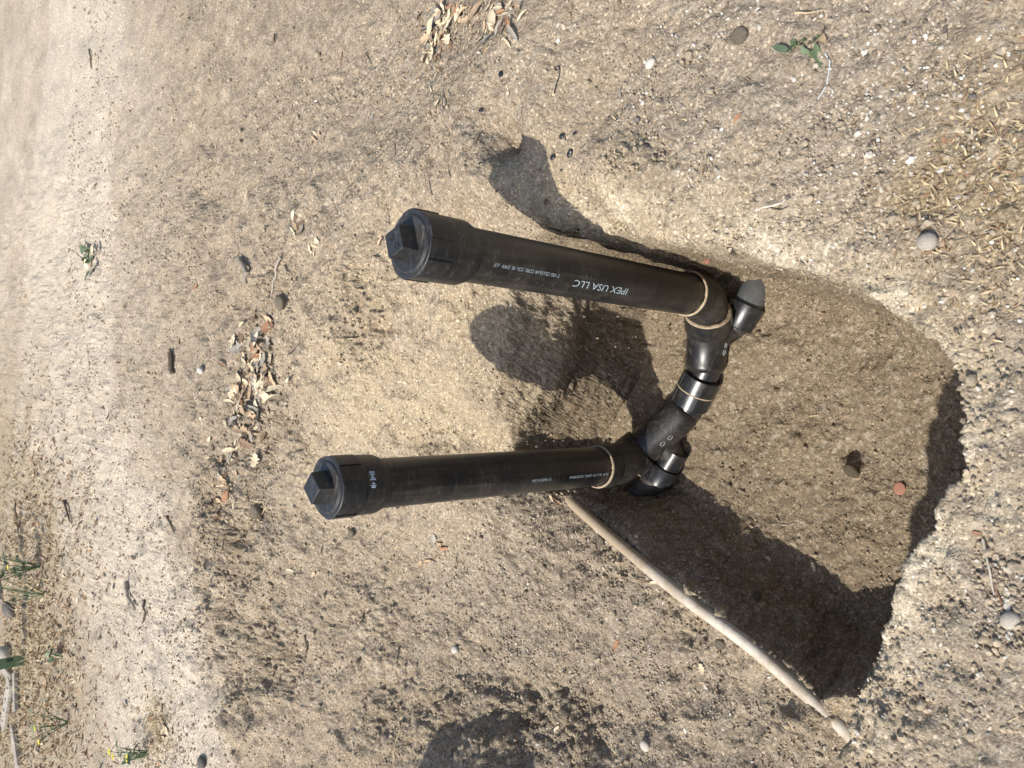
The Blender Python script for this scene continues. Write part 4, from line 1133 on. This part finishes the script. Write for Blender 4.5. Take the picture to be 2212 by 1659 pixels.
for i in range(34):
    a, b = random.uniform(420, 1050), random.uniform(20, 1600)
    if 600 < a and 560 < b < 1080: b = random.uniform(60, 450)
    t = random.uniform(1.0, 2.1); L = random.uniform(12, 34)
    stick([(a, b), (a + L * math.cos(t), b + L * math.sin(t))], random.uniform(.0009, .002), random.choice(['straw', 'dark', 'red', 'grey']), 'thin dry stem strewn on the ground beyond the pit', 'dry_stem', 'twig', 'dry stems beyond the pit', seg=5)

# ------------------------------------------------------------------ far weedy corner: stake, boards, weeds
WOOD = plain('weathered_grey_wood', (.33, .30, .26), .9, .35, 30, .5, .003, .2, .8); DARKW = plain('dark_timber', (.035, .032, .03), .8, .35, 20, .4, .003, .3, .9)
GREENP = plain('green_painted_steel', (.12, .18, .09), .5, .3, 20, .3, .002, .4, .95); WEEDG = plain('weed_green', (.10, .135, .06), .6, .3, 30, .2, .001, .3, .8); YEL = plain('yellow_petal', (.70, .58, .06), .6, .2, 30, .1, .001, .3, .9)
b = ground_at(58, 1424); stk = empty('fence_stake', b); tag(stk, 'green steel stake standing in the far weedy litter', 'stake')
MB().box((b[0], b[1], b[2] + .55), .055, .008, 1.2, .15).build('flange', GREENP, stk, (b[0], b[1], b[2])); MB().box((b[0] - .004, b[1] + .022, b[2] + .55), .008, .034, 1.2, .15).build('web', GREENP, stk, b)
for k in range(9):
    MB().box((b[0] + .015, b[1] - .008, b[2] + .08 + k * .11), .014, .009, .03, .15).build('stud', plain('dark_stud', (.03, .05, .03)) if k == 0 else bpy.data.materials['dark_stud'], stk, (b[0], b[1], b[2] + .08 + k * .11))


def board(p0, p1, wd, th, mat, label, name='board', holes=0):
    a, c = ground_at(*p0), ground_at(*p1); a[2] += th / 2 + .005; c[2] += th / 2 + .005
    d = Vector(c) - Vector(a); L = d.length; d.normalize(); s = Vector((0, 0, 1)).cross(d).normalized(); u = d.cross(s)
    M3 = Matrix([[d.x, s.x, u.x], [d.y, s.y, u.y], [d.z, s.z, u.z]]); mid = (Vector(a) + Vector(c)) / 2
    o = MB().box(mid, L, wd, th, 0, 1, M3).build(name, mat, None, mid, bevel=.003); tag(o, label, 'board')
    for k in range(holes):
        q = Vector(a) + d * L * (.15 + .7 * k / max(1, holes - 1)) + u * th * .5
        MB().lathe(q - u * .001, [(0, .009), (.003, .009), (.004, .006)], u, 12).build('nail_head', DARKW, o, q)
    return o


board((31, 1468), (16, 1569), .085, .02, WOOD, 'grey weathered board with nail heads in the far corner', holes=4)
board((12, 1440), (31, 1466), .05, .015, WOOD, 'short broken grey board end at the stake')
board((41, 1451), (44, 1533), .05, .02, WOOD, 'narrow grey board lying behind the nailed board')
board((35, 1569), (49, 1655), .06, .02, WOOD, 'pale split board at the corner of the photo')
board((0, 1240), (8, 1300), .05, .02, WOOD, 'pale board end behind the far weeds')
board((-6, 1540), (2, 1680), .10, .09, DARKW, 'dark timber along the far corner edge', 'timber')


def weed(px, py, n, hgt, spread, label, flowers=0, leaves=5, lean=(0, 0)):
    p = ground_at(px, py); e = empty('weed', p); tag(e, label, 'weed')
    for i in range(n):
        t = random.uniform(0, 6.28); h = hgt * random.uniform(.5, 1); s = spread * random.uniform(.3, 1)
        tip = Vector((p[0] + math.cos(t) * s + lean[0] * h, p[1] + math.sin(t) * s + lean[1] * h, p[2] + h)); base = Vector((p[0] + random.uniform(-.01, .01), p[1] + random.uniform(-.01, .01), p[2] - .01))
        pts = bez(base, (base + tip) / 2 + Vector((0, 0, h * .2)), tip, 8)
        st = MB().tube(pts, [.0032 - .0022 * k / 8 for k in range(9)], 6).build('stem', WEEDG, e, base)
        for k in range(leaves):
            q = pts[random.randint(2, 8)]; o = bpy.data.objects.new('weed_leaf', random.choice(LM['oval'])); COL.objects.link(o)
            o.material_slots[0].link = 'OBJECT'; o.material_slots[0].material = LEAFM['green']; o.parent = st; o.location = q - base + Vector((random.gauss(0, .012), random.gauss(0, .012), 0))
            o.scale = (random.uniform(.02, .045),) * 3; o.rotation_euler = (random.uniform(-.9, .9), random.uniform(-.9, .9), random.uniform(0, 6.3))
        if i < flowers:
            mb = MB()
            for k in range(4):
                a = k * 1.571; mb.box(tip + Vector((math.cos(a) * .007, math.sin(a) * .007, .003)), .012, .009, .0015, a)
            mb.build('flower', YEL, e, tip)


weed(88, 1222, 11, .34, .20, 'loose green weed in the far litter, largest of the weeds', 0, 7, (-.2, .5))
weed(100, 1290, 6, .30, .24, 'thin green weed with bare stems beside the largest weed', 1, 3, (.3, .4))
weed(136, 1420, 3, .10, .05, 'small weed with two broad green leaves past the boards', 0, 4)
weed(318, 1632, 7, .10, .10, 'low green weed with yellow flowers at the straw clump', 3, 4, (0, .2))
weed(150, 1560, 6, .20, .16, 'spindly yellow-flowered weed among the far litter', 2, 2)
weed(1735, 92, 3, .012, .010, 'tiny green seedling on the gravel', 0, 1); weed(1762, 117, 3, .010, .009, 'tiny dark green seedling beside the tan leaf', 0, 1)
weed(12, 1240, 8, .4, .2, 'green weed cut off by the photo edge', 2, 6)


def dry_grass(spots):
    mb = MB()
    for (px, py, rad, n, h) in spots:
        c = ground_at(px, py)
        for i in range(n):
            x, y = random.gauss(c[0], rad), random.gauss(c[1], rad); z = height(x, y)[0]; t = random.uniform(0, 6.28); L = h * random.uniform(.4, 1)
            d = Vector((math.cos(t), math.sin(t), random.uniform(.1, .9))).normalized() * L; p = Vector((x, y, z)); s = Vector((-math.sin(t), math.cos(t), 0)) * .0012
            b0 = len(mb.v); m = p + d * .5 + Vector((0, 0, L * .06))
            mb.v += [p - s, p + s, m + s * .8, m - s * .8, p + d]; mb.f += [(b0, b0 + 1, b0 + 2, b0 + 3), (b0 + 3, b0 + 2, b0 + 4)]
    o = mb.build('dry_grass', TWM['straw'], None, (0, 0, 0)); o['kind'] = 'stuff'; o['label'] = 'dry straw-coloured grass blades in tufts'


dry_grass([(345, 1580, .06, 260, .07), (60, 1250, .4, 500, .16), (80, 1450, .4, 500, .16), (20, 1600, .4, 420, .18), (2150, 440, .05, 160, .016), (2190, 260, .05, 120, .016), (1390, 440, .06, 110, .012), (1560, 440, .05, 60, .012),
           (1060, 1010, .02, 25, .02), (560, 1090, .05, 40, .05), (1200, 500, .04, 30, .012)])
print('objects', len(bpy.data.objects))
